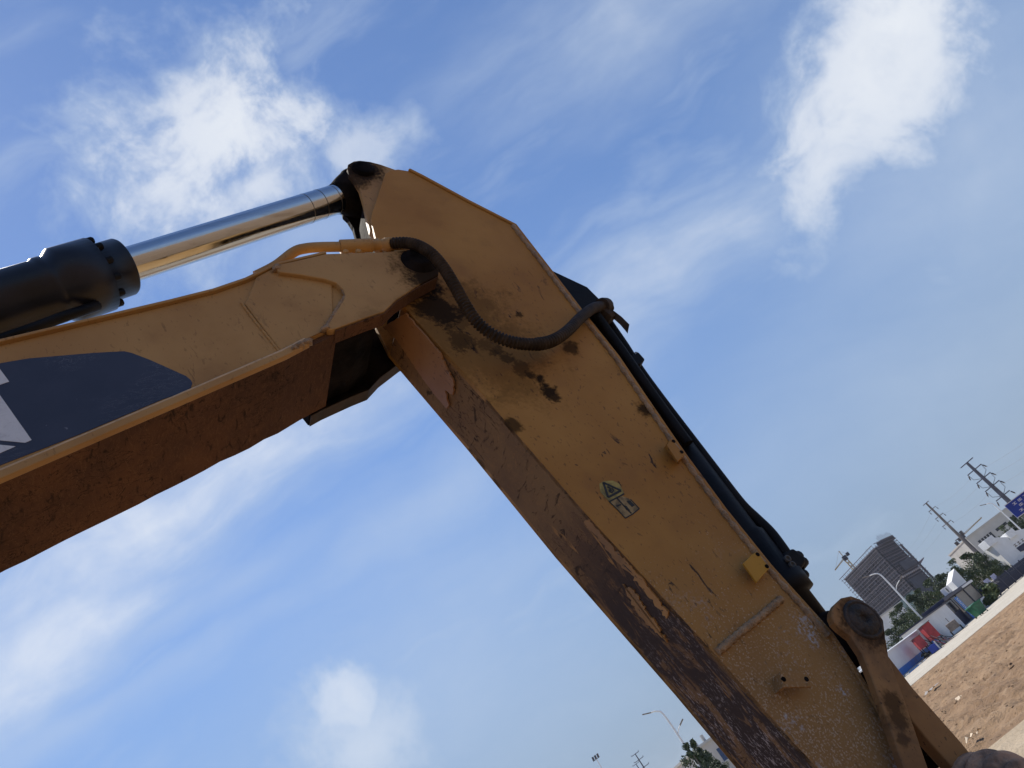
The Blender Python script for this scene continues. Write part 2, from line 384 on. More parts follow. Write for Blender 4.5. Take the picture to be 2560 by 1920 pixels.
M_EAR = paint('ear_paint', YEL, [((PIN1[0], .11, PIN1[2]), .15, .97), ((PIN1[0] - .07, .11, PIN1[2] - .03), .13, .9)], specks=.3, soot=.3)
M_LINK = paint('link_paint', (.31, .165, .065), [((JPIN[0] + .02, 0, JPIN[2] - .02), .125, .9), ((JPIN[0] + .05, 0, JPIN[2] - .11), .08, .9), st3(2230, 1760, 0, .05, .7), st3(2245, 1800, 0, .05, .7), st3(2260, 1850, 0, .03, .6)], specks=.7, scratch=1, soot=.65)
M_LABELY = paint('yellow_bracket_paint', (.45, .24, .035), specks=.2, scratch=.2)

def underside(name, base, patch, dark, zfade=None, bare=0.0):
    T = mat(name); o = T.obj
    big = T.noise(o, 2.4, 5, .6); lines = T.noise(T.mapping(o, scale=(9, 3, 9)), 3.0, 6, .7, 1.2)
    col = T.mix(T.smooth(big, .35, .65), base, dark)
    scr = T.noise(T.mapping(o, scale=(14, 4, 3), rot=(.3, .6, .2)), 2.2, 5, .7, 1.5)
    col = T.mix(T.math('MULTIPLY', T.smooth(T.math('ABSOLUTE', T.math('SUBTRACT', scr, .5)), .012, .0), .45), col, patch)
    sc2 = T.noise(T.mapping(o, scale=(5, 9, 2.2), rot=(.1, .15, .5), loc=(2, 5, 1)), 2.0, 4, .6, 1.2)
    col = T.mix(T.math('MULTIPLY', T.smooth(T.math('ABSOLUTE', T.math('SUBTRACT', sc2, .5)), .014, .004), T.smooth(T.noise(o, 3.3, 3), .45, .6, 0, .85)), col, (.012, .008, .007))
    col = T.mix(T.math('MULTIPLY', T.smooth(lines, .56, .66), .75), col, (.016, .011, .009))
    if zfade:
        z = T.n('ShaderNodeSeparateXYZ', {0: o}).outputs[2]
        n3 = T.noise(T.mapping(o, scale=(7, 7, 2.0), rot=(0, R(7), 0)), 1.6, 7, .68, .9)
        wear = T.math('MULTIPLY', T.smooth(z, zfade[0], zfade[1]), T.smooth(n3, .44, .50))
        col = T.mix(wear, col, (.055, .040, .036))
        gl = T.noise(T.mapping(o, scale=(1.0, 1.0, .30), rot=(0, R(7), 0)), 150, 3, .7)
        gl = T.math('MULTIPLY', T.smooth(gl, .54, .63), T.smooth(z, zfade[1] + .15, zfade[1] - .45))
        gl = T.math('MULTIPLY', gl, T.smooth(T.noise(o, 6, 5, .7), .36, .6))
        col = T.mix(T.math('MULTIPLY', gl, .85), col, (.40, .34, .32))
        n4 = T.noise(T.mapping(o, scale=(9, 9, 1.6), rot=(0, R(7), 0), loc=(3, 1, 0)), 1.5, 6, .65, .6)
        flake = T.math('MULTIPLY', T.smooth(n4, .60, .64), T.smooth(z, zfade[0] + .2, zfade[0] - .3))
        col = T.mix(T.math('MULTIPLY', flake, .9), col, patch)
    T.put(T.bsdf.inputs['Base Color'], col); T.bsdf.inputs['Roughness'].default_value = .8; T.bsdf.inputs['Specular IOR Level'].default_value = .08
    bp = T.n('ShaderNodeBump', {'Height': T.math('ADD', big, lines), 'Strength': .12, 'Distance': .012}); T.put(T.bsdf.inputs['Normal'], bp.outputs[0])
    return T.mat
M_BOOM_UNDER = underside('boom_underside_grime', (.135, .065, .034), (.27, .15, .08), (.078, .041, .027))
M_STICK_UNDER = underside('stick_underside_grime', (.215, .127, .062), (.36, .19, .07), (.145, .085, .05), (2.75, 2.2))
M_PIN = simple('oily_pin_steel', (.040, .027, .020), .7, 0, .6, 16, .6)
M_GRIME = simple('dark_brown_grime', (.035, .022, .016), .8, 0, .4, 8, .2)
M_BLACK = simple('black_cylinder_paint', (.008, .010, .020), .34, 0, .4, 3, .03); M_BLACK.node_tree.nodes['Principled BSDF'].inputs['Specular IOR Level'].default_value = .32
M_GREASE_SHADE = simple('black_grease_and_shade', (.012, .010, .010), .8, 0, .5, 9, .3); M_GREASE_SHADE.node_tree.nodes['Principled BSDF'].inputs['Specular IOR Level'].default_value = .03  # black grease; also paints in the shade between ears and between links
M_DARKM = simple('dark_cylinder_dull', (.0075, .0075, .009), .55, 0, .4, 6, .1); M_DARKM.node_tree.nodes['Principled BSDF'].inputs['Specular IOR Level'].default_value = .12
M_RUBBER = simple('hose_rubber', (.040, .028, .020), .65, 0, .3, 20, .1); M_RUBBER.node_tree.nodes['Principled BSDF'].inputs['Specular IOR Level'].default_value = .15
M_RUST = simple('rusty_cast_steel', (.34, .20, .125), .85, .0, .4, 14, .6)
M_WELD = simple('painted_weld_bead', (.36, .23, .125), .55, 0, .2, 30, .8)
M_SCREW = simple('dull_screw_steel', (.06, .058, .055), .55, .3)
M_BEAD = simple('weld_sun_highlight', (.55, .37, .20), .3, 0, .1, 20, .1)  # brighter than the arm paint: sun highlight along the weld painted in
M_STEEL = simple('bare_dull_steel', (.20, .19, .18), .45, .7, .3, 12, .1)
T = mat('chrome_rod'); T.bsdf.inputs['Metallic'].default_value = 1.0
T.put(T.bsdf.inputs['Base Color'], T.mix(T.smooth(T.noise(T.mapping(T.obj, scale=(1, 8, 8)), 2, 4), .55, .8), (.50, .53, .57), (.32, .31, .31)))
T.put(T.bsdf.inputs['Roughness'], T.lin(T.noise(T.obj, 30, 3), .3, .7, .10, .22)); M_CHROME = T.mat
M_DECAL = None
T = mat('navy_decal')
sc1 = T.noise(T.mapping(T.obj, scale=(6, 6, 16), rot=(0, R(35), 0)), 1.3, 6, .75, 1.6)
kk = T.math('MULTIPLY', T.smooth(T.math('ABSOLUTE', T.math('SUBTRACT', sc1, .5)), .007, .001), T.math('MULTIPLY', T.smooth(T.noise(T.obj, 4, 3), .5, .62), .6))
cc = T.mix(T.smooth(T.noise(T.obj, 5, 4), .3, .7), (.026, .030, .052), (.034, .038, .062))
cc = T.mix(kk, cc, (.20, .21, .24)); cc = T.mix(T.math('MULTIPLY', T.smooth(T.noise(T.obj, 34, 2), .73, .77), .5), cc, (.25, .26, .30))
T.put(T.bsdf.inputs['Base Color'], cc); T.bsdf.inputs['Roughness'].default_value = .42; M_DECAL = T.mat
T = mat('white_decal')
T.put(T.bsdf.inputs['Base Color'], T.mix(T.smooth(T.noise(T.mapping(T.obj, scale=(20, 20, 20)), 1.5, 6, .7, .5), .45, .75), (.62, .64, .66), (.50, .51, .53)))
T.bsdf.inputs['Roughness'].default_value = .45; M_WDECAL = T.mat

def strip(b, line, off, s0, s1, mi=0):
    """plate following an open (x, z) line, thickness off to the left of its direction, from depth s0 to s1"""
    n = len(line); nor = []
    for i in range(n):
        a, c = Vector(line[max(i - 1, 0)]), Vector(line[min(i + 1, n - 1)]); t = (c - a).normalized(); nor.append(Vector((-t.y, t.x)))
    out = [(p[0] + q.x * off, p[1] + q.y * off) for p, q in zip(line, nor)]
    b.prism(list(line) + out[::-1], s0, s1, mi)

# --- boom: box of side plates and flanges, fork plates at the tip
LEFT_B, LEFT_T = (-3.7, 2.05), (-3.7, 2.72)
def ext(p, q, f):                                     # point of line p-q at x = f
    return (f, p[1] + (q[1] - p[1]) * (f - p[0]) / (q[0] - p[0]))
top_px = [(0, 864), (423, 763), (537, 734), (618, 706), (694, 669), (816, 640), (900, 638)]
bot_px = [(0, 1190), (459, 994), (705, 888), (762, 858), (835, 824), (900, 796)]
bt = poly(top_px, .03); bb = poly(bot_px, .03)
boom_poly = [ext(bt[0], bt[1], -1.0), *bt, *bb[::-1], ext(bb[0], bb[1], -1.0)]
boom_poly = [(-3.7, 2.75)] + [(-1.6, 3.68)] + boom_poly + [(-1.6, 2.86), (-3.7, 2.25)]
boom = MB(); boom.prism(boom_poly, .03, .05); boom.prism(boom_poly, .43, .45)
boom_o = boom.build('boom', M_BOOM, exc, .003)
tl = [(-3.7, 2.75), (-1.6, 3.68), ext(bt[0], bt[1], -1.0)] + bt
b = MB(); strip(b, tl[:-1], .014, .012, .47); b.build('top_flange', M_BOOM, boom_o, .003)
bl = [(-3.7, 2.25), (-1.6, 2.86), ext(bb[0], bb[1], -1.0)] + bb[:-1]
rnd = random.Random(5)
fine_bl = []
for a, c in zip(bl, bl[1:]):
    k = max(1, int(math.dist(a, c) / .06))
    fine_bl += [(a[0] + (c[0] - a[0]) * i / k, a[1] + (c[1] - a[1]) * i / k) for i in range(k)]
fine_bl.append(bl[-1])
b = MB(); strip(b, bl[:-1], -.030, .004, .0305); b.build('bottom_flange_lip', M_BOOM, boom_o, .004)
# grimy sole plate, its far rim bitten and bent
n = len(fine_bl); vs = []
for i, p in enumerate(fine_bl):
    w = .468 + rnd.uniform(-.003, .003) + (.006 * math.sin(i * 2.1) if .55 < p[0] < 1.0 else 0)
    for s, dz in ((.031, -.027), (w, -.027), (w, -.002), (.031, -.002)): vs.append((p[0], s, p[1] + dz + rnd.uniform(-.0012, .0012)))
fs = [(i * 4 + j, (i + 1) * 4 + j, (i + 1) * 4 + (j + 1) % 4, i * 4 + (j + 1) % 4) for i in range(n - 1) for j in range(4)] + [(0, 1, 2, 3), tuple(range(4 * n - 1, 4 * n - 5, -1))]
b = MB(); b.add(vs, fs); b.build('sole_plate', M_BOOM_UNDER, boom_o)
# fillet weld between side plate and lip: its sun highlight is painted in by a brighter colour
n = len(fine_bl); vs = []
for i, p in enumerate(fine_bl):
    j = rnd.uniform(-.0012, .0012); vs += [(p[0], .0085, p[1] + .0005), (p[0], .0305, p[1] + .014 + j), (p[0], .0305, p[1] + .0005), (p[0], .018 + j, p[1] + .0070 + j)]
fs = []
for i in range(n - 1):
    q, w = i * 4, i * 4 + 4; fs += [(q, w, w + 3, q + 3), (q + 3, w + 3, w + 1, q + 1)]
b = MB(); b.add(vs, fs, 0, True); b.build('weld_fillet', M_BEAD, boom_o)
bp_ = [(p[0], .013, p[1] + .004) for p in fine_bl[:-2]]; b = MB(); b.tube(bp_, [.0065 + rnd.uniform(-.0008, .0008) for _ in bp_], 8); b.build('fillet_bead', M_BEAD, boom_o)
# butt weld across the side plate and the swelling of the tip casting
ws = resample([Vector(E3(x, y, .0285)) for x, y in ((603, 757), (640, 806), (703, 884))], 40)[0]
b = MB(); b.tube(ws, [.006 + .0012 * math.sin(i * 1.9) for i in range(40)], 6); b.build('butt_weld', M_BOOM, boom_o)
tip_px = [(640, 692), (694, 664), (816, 636), (830, 700), (835, 822), (762, 850), (706, 880), (655, 815), (612, 758)]
b = MB(); b.prism(poly(tip_px, .02), .02, .034); b.build('tip_casting', M_BOOM, boom_o, .008, 3)
plate_px = [(694, 661), (735, 653), (816, 634), (960, 630), (1010, 625), (1052, 629), (1083, 642), (1099, 666), (1096, 686), (1044, 714), (990, 750), (960, 779), (917, 793), (835, 823), (823, 824), (816, 821),
            (818, 814), (860, 748), (863, 738), (857, 722), (841, 707), (814, 698), (754, 687), (698, 680), (691, 672)]
for nm, sa, sb in (('fork_plate', 0, .075), ('fork_plate', .475, .55)):
    pp_ = plate_px if sa == 0 else plate_px[:13] + [(835, 824), (800, 840), (740, 770), (715, 690)]
    b = MB(); b.prism(poly(pp_, 0), sa, sb); b.build(nm, M_PLATE if sa == 0 else M_GREASE_SHADE, boom_o, .005, 3)
# sole under the fork: worn lower rim of both plates
low = poly([(1094, 690), (1044, 716), (990, 752), (960, 781), (917, 795), (838, 825)], 0)
for sa, sb in ((.004, .074), (.476, .546)):
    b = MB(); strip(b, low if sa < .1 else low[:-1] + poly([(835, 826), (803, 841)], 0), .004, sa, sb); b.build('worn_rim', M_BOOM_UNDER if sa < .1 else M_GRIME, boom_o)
# cross member between the plates, black with grease
cm = poly([(790, 850), (835, 824), (905, 798), (950, 760), (950, 690), (800, 690)], .03)
b = MB(); b.prism(cm, .076, .474); b.build('cross_member', M_GREASE_SHADE, boom_o, .01)
# weld lumps at the two ends of the fishmouth
for (x, y) in ((689, 674), (814, 824), (752, 866), (768, 858), (735, 874)):
    c = E3(x, y, .012); b = MB(); lump(b, c, .022, random.Random(x), 1.0); lump(b, (c[0] + .012, c[1], c[2] + .012), .018, random.Random(y), 1.0); b.build('weld_end', M_WELD, boom_o)
fm = resample(spline([E3(x, y, .012) for x, y in ((816, 818), (860, 747), (863, 737), (856, 722))], 6), 60)[0]
b = MB(); b.tube(fm, [.010 + .002 * math.sin(i * 1.3) for i in range(60)], 6); b.build('weld_bead', M_WELD, boom_o)
# pin joining boom and stick
b = MB(); b.lathe((PIN2[0], -.03, PIN2[2]), (PIN2[0], .58, PIN2[2]), [(0, .052), (.004, .062), (.02, .064), (.028, .086), (.6, .086)], 28); b.build('boom_pin', M_GREASE_SHADE, boom_o)
# decals
dec = [(-420, 965), (0, 908), (71, 896), (235, 882), (310, 878), (329, 882), (376, 900), (465, 940), (477, 950), (481, 958), (477, 969), (463, 979), (409, 997), (200, 1085), (0, 1163), (-420, 1335)]
b = MB(); b.prism(poly(dec, .028), .028, .0305, 0)
for wp in ([(-40, 932), (0, 923), (23, 954), (0, 962), (-40, 976)], [(-40, 934), (0, 988), (79, 1100), (63, 1107), (0, 1101), (-40, 1098)], [(-40, 1107), (0, 1112), (39, 1116), (0, 1133), (-40, 1150)]):
    if wp[0] == (-40, 934): wp[0] = (-30, 945); wp[-1] = (-40, 1098)
    b.prism(poly(wp, .0275), .0268, .029, 1)
b.build('maker_decal', [M_DECAL, M_WDECAL], boom_o)
# steel pipe on the boom tip feeding the hose
pp = spline([E3(640, 690, .10), E3(690, 664, .08), E3(735, 630, .06), E3(765, 621, .05), E3(800, 618, .045), E3(850, 617, .04)], 6)
b = MB(); b.tube(pp, .024, 12)
pa, pb = Vector(E3(850, 617, .04)), Vector(E3(962, 612, .03))
b.lathe(pa, pb, [(0, .033), (.15, .033), (.152, .026), (.21, .026), (.212, .034), (.25, .034), (.252, .028), (.32, .028)], 12)
b.build('hydraulic_pipe', M_BOOM, boom_o)
for (x, y) in ((865, 626), (897, 625)):
    c = E3(x, y, .01); b = MB(); b.lathe(c, (c[0], c[1] + .1, c[2]), [(0, .008), (.004, .014), (.03, .014)], 10); b.build('pipe_clamp_bolt', M_BOOM, boom_o)

# --- stick
SN = .085
main_px = [(963, 433), (975, 426), (995, 423), (1020, 427), (1052, 443), (1170, 507), (1284, 565), (1377, 686), (1447, 778), (1539, 894), (1609, 998), (1707, 1142), (1805, 1276), (1921, 1421), (2072, 1589), (2141, 1693), (2199, 1791)]
und_px = [(931, 528), (927, 546), (941, 601), (965, 690), (1000, 756), (1217, 996), (1458, 1274), (1792, 1636), (1982, 1850)]
mt_, un_ = poly(main_px, SN), poly(und_px, SN)
END_T, END_U = (2.13, 1.16), (1.90, 1.12)
stick_poly = mt_ + [(2.16, 1.33), END_T, (2.08, 1.05), (1.97, 1.03), END_U] + un_[::-1]
b = MB(); b.prism(stick_poly, SN, SN + .028); b.prism(stick_poly, .402, .43); stick_o = b.build('stick', M_STICK, exc, .004, 2)
ear_px = [(868, 420), (870, 411), (884, 403), (900, 401), (925, 404), (952, 411), (983, 422), (1010, 432), (1060, 560), (1010, 640), (950, 600), (925, 575), (916, 540), (909, 505), (898, 468), (884, 447), (872, 436)]
for sa, sb in ((.113, .150), (.365, .402)):
    b = MB(); b.prism(poly(ear_px, .113), sa, sb); b.build('cylinder_ear', M_EAR if sa < .2 else M_GREASE_SHADE, stick_o, .004, 2)  # far ear is black to paint in the shade between the ears
b = MB(); b.prism(poly([(1000, 440), (935, 442), (912, 485), (922, 525), (930, 560), (945, 610), (985, 700), (1060, 640)], .113), .151, .364); b.build('shade_black_web', M_GREASE_SHADE, stick_o)  # black colour carries the shade of the recess between the ears
ul = poly([(1003, 759), (1020, 778), (1217, 996), (1458, 1274), (1792, 1636), (1982, 1850)], SN) + [END_U]
ul2 = []
for a, c in zip(ul, ul[1:]):
    k = max(1, int(math.dist(a, c) / .05)); ul2 += [(a[0] + (c[0] - a[0]) * i / k, a[1] + (c[1] - a[1]) * i / k) for i in range(k)]
ul2.append(ul[-1])
b = MB(); strip(b, ul2, .012, SN + .004, .428); b.build('wear_plate', M_STICK_UNDER, stick_o, .002)
M_EDGE = paint('chipped_edge_paint', (.40, .21, .07), specks=1, scratch=1, soot=.55)
# area of cleaner orange paint smeared by the fork, on the underside
ca = [(1020, 782), (1105, 880), (1138, 948), (1142, 960), (1138, 985), (1120, 972), (1124, 1000), (1128, 1010), (1122, 1020), (1070, 955), (1000, 850), (964, 815)]
def on_under(x, y):
    """line of sight meets the underside plate (a plane across the arm)"""
    a, c = Vector(ul[1]), Vector(ul[2]); t = (c - a).normalized(); nn = Vector((-t.y, t.x)); lo, hi = SN - .1, .6
    gg = lambda s: (Vector(E(x, y, s)) - a).dot(nn)
    for _ in range(50):
        mid = (lo + hi) / 2
        if gg(lo) * gg(mid) <= 0: hi = mid
        else: lo = mid
    f, z = E(x, y, lo); return Vector((f, lo, z)), Vector((nn.x, 0, nn.y))
rg = random.Random(21)
def under_patch(ca, rag=0.0):
    if rag:
        big = []
        for a, c in zip(ca, ca[1:] + ca[:1]):
            k = max(1, int(math.dist(a, c) / 6)); big += [(a[0] + (c[0] - a[0]) * i / k + rg.gauss(0, rag), a[1] + (c[1] - a[1]) * i / k + rg.gauss(0, rag)) for i in range(k)]
        ca = big
    pts = [on_under(x, y) for x, y in ca]; nn = pts[0][1] * (1 if pts[0][1].x < 0 else -1); k = len(pts)
    b = MB(); b.add([p + nn * .0145 for p, _ in pts] + [p + nn * .006 for p, _ in pts], [tuple(range(k))] + [(i, (i + 1) % k, (i + 1) % k + k, i + k) for i in range(k)])
    return b
es = [(1466, 1300), (1500, 1342), (1540, 1388), (1580, 1430), (1612, 1470), (1650, 1512), (1672, 1545)]; es2 = [(1676, 1530), (1640, 1480), (1606, 1438), (1570, 1398), (1530, 1352), (1480, 1298)]
under_patch([(x + rg.uniform(-3, 3), y + rg.uniform(-3, 3)) for x, y in es + es2], 1.6).build('edge_strip', M_EDGE, stick_o)
under_patch([(x + rg.uniform(-4, 4), y + rg.uniform(-4, 4)) for x, y in [(1560, 1452), (1590, 1470), (1625, 1520), (1650, 1560), (1672, 1600), (1640, 1580), (1600, 1530)]], 2.2).build('paint_remnant', M_EDGE, stick_o)
under_patch(ca, .8).build('clean_paint_patch', paint('orange_smeared_paint', (.33, .175, .08), scratch=.7, specks=.5, soot=.35), stick_o)
bl_ = mt_[6:] + [(2.16, 1.33), END_T]
b = MB(); strip(b, mt_[3:] + [(2.16, 1.33), END_T], .018, SN - .01, .44); b.build('back_plate', M_STICK, stick_o, .003)
bw = resample([Vector((p[0] - .006, SN - .003, p[1])) for p in mt_[6:15]], 160)[0]
b = MB(); b.tube(bw, [.011 + .0025 * math.sin(i * 1.7) + rnd.uniform(0, .0015) for i in range(160)], 6); b.build('edge_weld', M_WELD, stick_o)
# raised weld bead across the side
wb = resample([Vector(E3(x, y, SN - .004)) for x, y in ((1953, 1497), (1905, 1538), (1850, 1582), (1793, 1630))], 60)[0]
b = MB(); b.tube(wb, [.0145 + .002 * math.sin(i * 1.4) + rnd.uniform(-.001, .001) for i in range(60)], 8); b.build('weld_bead', M_WELD, stick_o)
# pins
b = MB(); b.lathe((PIN1[0], .092, PIN1[2]), (PIN1[0], .43, PIN1[2]), [(0, .045), (.004, .06), (.022, .062), (.034, .062), (.034, .05), (.34, .05)], 26); b.build('rod_pin', M_GREASE_SHADE, stick_o)

# --- brackets on the near side of the stick
def bracket(front_px, s_f, leg, holes, mt, name='hose_bracket', lip=None):
    b = MB(); b.prism(poly(front_px, s_f), s_f, s_f + .010, 0)
    a, c = E(*front_px[leg[0]], s_f), E(*front_px[leg[1]], s_f)
    t = (Vector(c) - Vector(a)).normalized(); q = Vector((-t.y, t.x))
    cen = Vector((sum(E(*p, s_f)[0] for p in front_px) / len(front_px), sum(E(*p, s_f)[1] for p in front_px) / len(front_px)))
    if q.dot(cen - Vector(a)) < 0: q = -q
    b.prism([a, c, tuple(Vector(c) + q * .010), tuple(Vector(a) + q * .010)], s_f + .0105, SN + .004, 0)
    o = b.build(name, mt, stick_o, .002)
    for (x, y) in holes:
        h = E3(x, y, s_f); d = MB(); d.lathe((h[0], h[1] - .0015, h[2]), (h[0], h[1] + .02, h[2]), [(0, .0085), (.004, .0085)], 12); d.build('bolt_hole', M_GREASE_SHADE, o)
    return o
bracket([(1950, 1679), (2014, 1679), (2030, 1717), (1958, 1718)], .03, (0, 3), [(1959, 1698), (2016, 1698)], M_STICK)
bracket([(1858, 1408), (1880, 1386), (1893, 1378), (1924, 1420), (1892, 1456)], .035, (2, 3), [(1894, 1386), (1917, 1416)], M_LABELY)
bracket([(1667, 1112), (1678, 1096), (1712, 1138), (1694, 1153)], .03, (1, 2), [(1684, 1103), (1704, 1130)], M_STICK)
# --- warning sticker, torn, with black triangle and pictogram
M_STK = [simple('sticker_yellow', (.28, .22, .055), .6, 0, .35, 25), simple('sticker_black', (.012, .012, .01), .6), simple('sticker_grey', (.24, .17, .075), .7, 0, .4, 40)]
b = MB(); z = SN - .0012
b.prism(poly([(1498, 1210), (1509, 1203), (1532, 1202), (1548, 1210), (1560, 1232), (1556, 1240), (1523, 1255), (1501, 1231)], SN), z, SN + .001, 0)
b.prism(poly([(1523.5, 1255.5), (1556.5, 1240.5), (1576, 1249), (1598, 1271), (1581, 1286), (1563, 1296), (1545, 1276)], SN), z, SN + .001, 2)
def stroke(pts, w, mi=1):
    for p, q in zip(pts, pts[1:]):
        a, c = Vector(E(*p, SN)), Vector(E(*q, SN)); t = (c - a).normalized(); k = Vector((-t.y, t.x)) * w / 2
        b.prism([tuple(a + k), tuple(c + k), tuple(c - k), tuple(a - k)], z - .0012, z - .0002, mi)
tri = [(1508, 1207), (1552, 1227), (1520, 1244), (1508, 1207)]
stroke(tri, .009); stroke([(1523, 1255), (1560, 1235)], .006)
stroke([(1523, 1255), (1545, 1276), (1563, 1296), (1581, 1286), (1598, 1272), (1576, 1249)], .004)
stroke([(1542, 1246), (1562, 1268), (1578, 1284)], .006); stroke([(1541, 1266), (1552, 1262)], .006)
stroke([(1518, 1217), (1526, 1222), (1523, 1229), (1531, 1233)], .007); stroke([(1529, 1221), (1534, 1226), (1530, 1232)], .005); stroke([(1524, 1224), (1529, 1228)], .009)
b.prism(poly([(1566, 1254), (1575, 1252), (1586, 1264), (1580, 1268)], SN), z - .0012, z - .0002, 1)
b.prism(poly([(1557, 1263), (1566, 1266), (1575, 1277), (1566, 1276)], SN), z - .0012, z - .0002, 1)
b.build('warning_sticker', M_STK, stick_o)

# --- stick cylinder (on the boom, black barrel, chrome rod)
CY = .25
A0 = Vector(E3(-300, 869, CY)); RE = Vector((PIN1[0], CY, PIN1[2]))
g0 = Vector(E3(312, 666, CY)); axd = (RE - g0).normalized()
def along(px_): return (Vector(E3(*px_, CY)) - g0).dot(axd)
cyl = MB()
t_head0, t_head1 = along((140, 722)), along((250, 690))
far0 = -3.2
cyl.lathe(g0 + axd * far0, g0 + axd, [(0, .09), (.02, .135), (t_head0 - far0 - .05, .135), (t_head0 - far0 - .04, .142), (t_head0 - far0 - .015, .142), (t_head0 - far0, .135), (t_head0 - far0 + .03, .162), (t_head1 - far0 + .0, .162), (t_head1 - far0 + .01, .128), (0 - far0 - .01, .128), (-far0, .122)], 40)
cyl_o = cyl.build('stick_cylinder', M_BLACK, exc)
b = MB(); b.lathe(g0 - axd * .05, RE, [(0, .079), ((RE - g0).length + .05 - .13, .079)], 40); b.build('piston_rod', M_CHROME, cyl_o)
for i in range(3):
    b = MB(); q = RE - axd * (.19 + .09 * i); b.lathe(q, RE, [(0, .0792), (.0005, .0797), (.004, .0797), (.0045, .0792)], 40); b.build('rod_mark', M_STEEL, cyl_o)
b = MB(); b.lathe(RE - axd * .165, RE, [(0, .083), (.02, .09), (.06, .11), (.10, .125)], 28)
b.lathe((RE.x, .16, RE.z), (RE.x, .355, RE.z), [(0, .105), (.01, .118), (.185, .118), (.195, .105)], 30)
b.build('rod_eye', M_GREASE_SHADE, cyl_o)
ux = axd.cross(Vector((0, 1, 0))).normalized()
for k in range(12):                                   # head bolts
    a = 2 * math.pi * k / 12; d = (ux * math.cos(a) + Vector((0, 1, 0)) * math.sin(a)) * .143
    q = g0 + axd * t_head1 + d; b = MB(); b.lathe(q - axd * .01, q + axd, [(0, .017), (.035, .017), (.04, .013)], 8); b.build('head_bolt', M_DARKM, cyl_o)
b = MB(); hp = spline([E3(-260, 950, .2), E3(0, 850, .2), E3(80, 822, .19), E3(156, 793, .2), E3(205, 777, .22), E3(243, 764, .25)], 6); b.tube(hp, .022, 10); b.build('oil_line', M_DARKM, cyl_o)

# --- bucket cylinder on the back of the stick
BS = .26; J = Vector((JPIN[0], BS, JPIN[2])); BT = Vector((2.545, BS, 3.70)); bd = (J - BT).normalized(); L = (J - BT).length
def bt_at(z): return BT + bd * ((BT.z - z) / -bd.z)
b = MB(); zs = lambda z: (BT.z - z) / -bd.z
b.lathe(BT, J, [(-.02, .05), (0, .085), (zs(2.28), .085), (zs(2.26), .100), (zs(2.06), .100), (zs(2.055), .125), (zs(1.975), .125), (zs(1.97), .098), (zs(1.86), .098), (zs(1.855), .075), (L - .06, .07)], 30)
bc_o = b.build('bucket_cylinder', M_DARKM, exc)
b = MB(); b.lathe((J.x, .13, J.z), (J.x, .40, J.z), [(0, .10), (.01, .11), (.26, .11), (.27, .10)], 26); b.build('rod_eye', M_GREASE_SHADE, bc_o)
b = MB(); b.lathe((BT.x, .181, BT.z), (BT.x, .339, BT.z), [(0, .085), (.158, .085)], 20)
b.prism([(2.40, 3.90), (2.50, 3.93), (2.62, 3.76), (2.63, 3.62), (2.50, 3.58), (2.38, 3.45)], .14, .18); b.prism([(2.40, 3.90), (2.50, 3.93), (2.62, 3.76), (2.63, 3.62), (2.50, 3.58), (2.38, 3.45)], .34, .38)
b.build('cylinder_bracket', M_DARKM, stick_o, .004)
pth = [E3(1500, 770, .17), E3(1520, 806, .17), E3(1560, 865, .19), E3(1600, 928, .2), E3(1660, 1010, .21), E3(1730, 1102, .22), E3(1800, 1194, .22), E3(1853, 1262, .22), E3(1890, 1298, .22), E3(1925, 1332, .21), E3(1955, 1372, .2), E3(1968, 1392, .2)]
b = MB(); b.tube(spline(pth, 5), .026, 12); b.build('oil_line', M_DARKM, bc_o)
pth2 = [E3(1478, 772, .10), E3(1520, 830, .12), E3(1570, 900, .13), E3(1640, 1000, .15), E3(1720, 1110, .16)]
b = MB(); b.tube(spline(pth2, 5), .026, 12); b.build('oil_line', M_DARKM, bc_o)
# clamp block with bolt, and flanged port with socket screws
c = E3(1590, 900, .17); b = MB(); b.prism(poly([(1572, 900), (1592, 886), (1609, 905), (1598, 919), (1580, 918)], .15), .13, .23); o = b.build('pipe_clamp', M_DARKM, bc_o, .006)
c = E3(1590, 887, .15); b = MB(); b.lathe((c[0], .14, c[2]), (c[0], .2, c[2]), [(0, .012), (.05, .012)], 8); b.build('clamp_bolt', M_STEEL, o)
b = MB(); fl = poly([(1948, 1392), (1975, 1378), (1992, 1392), (2002, 1398), (2008, 1412), (1998, 1428), (1990, 1445), (1962, 1440)], .2); b.prism(fl, .17, .3)
o = b.build('port_flange', M_DARKM, bc_o, .012, 3)
for (x, y, s) in ((1967, 1399, .168), (1979, 1414, .168)):
    c = E3(x, y, s); b = MB(); b.lathe((c[0], c[1] - .012, c[2]), (c[0], c[1] + .03, c[2]), [(.006, .007), (.0, .009), (.001, .015), (.03, .016)], 12); b.build('socket_screw', M_SCREW, o)
for (x, y) in ((1996, 1390), (2008, 1405), (2009, 1436)):
    c = Vector(E3(x, y, .22)); b = MB(); b.lathe(c - Vector((.04, 0, .01)), c + Vector((.01, 0, .0025)), [(0, .022), (.048, .022), (.055, .016)], 10); b.build('flange_bolt', M_DARKM, o)

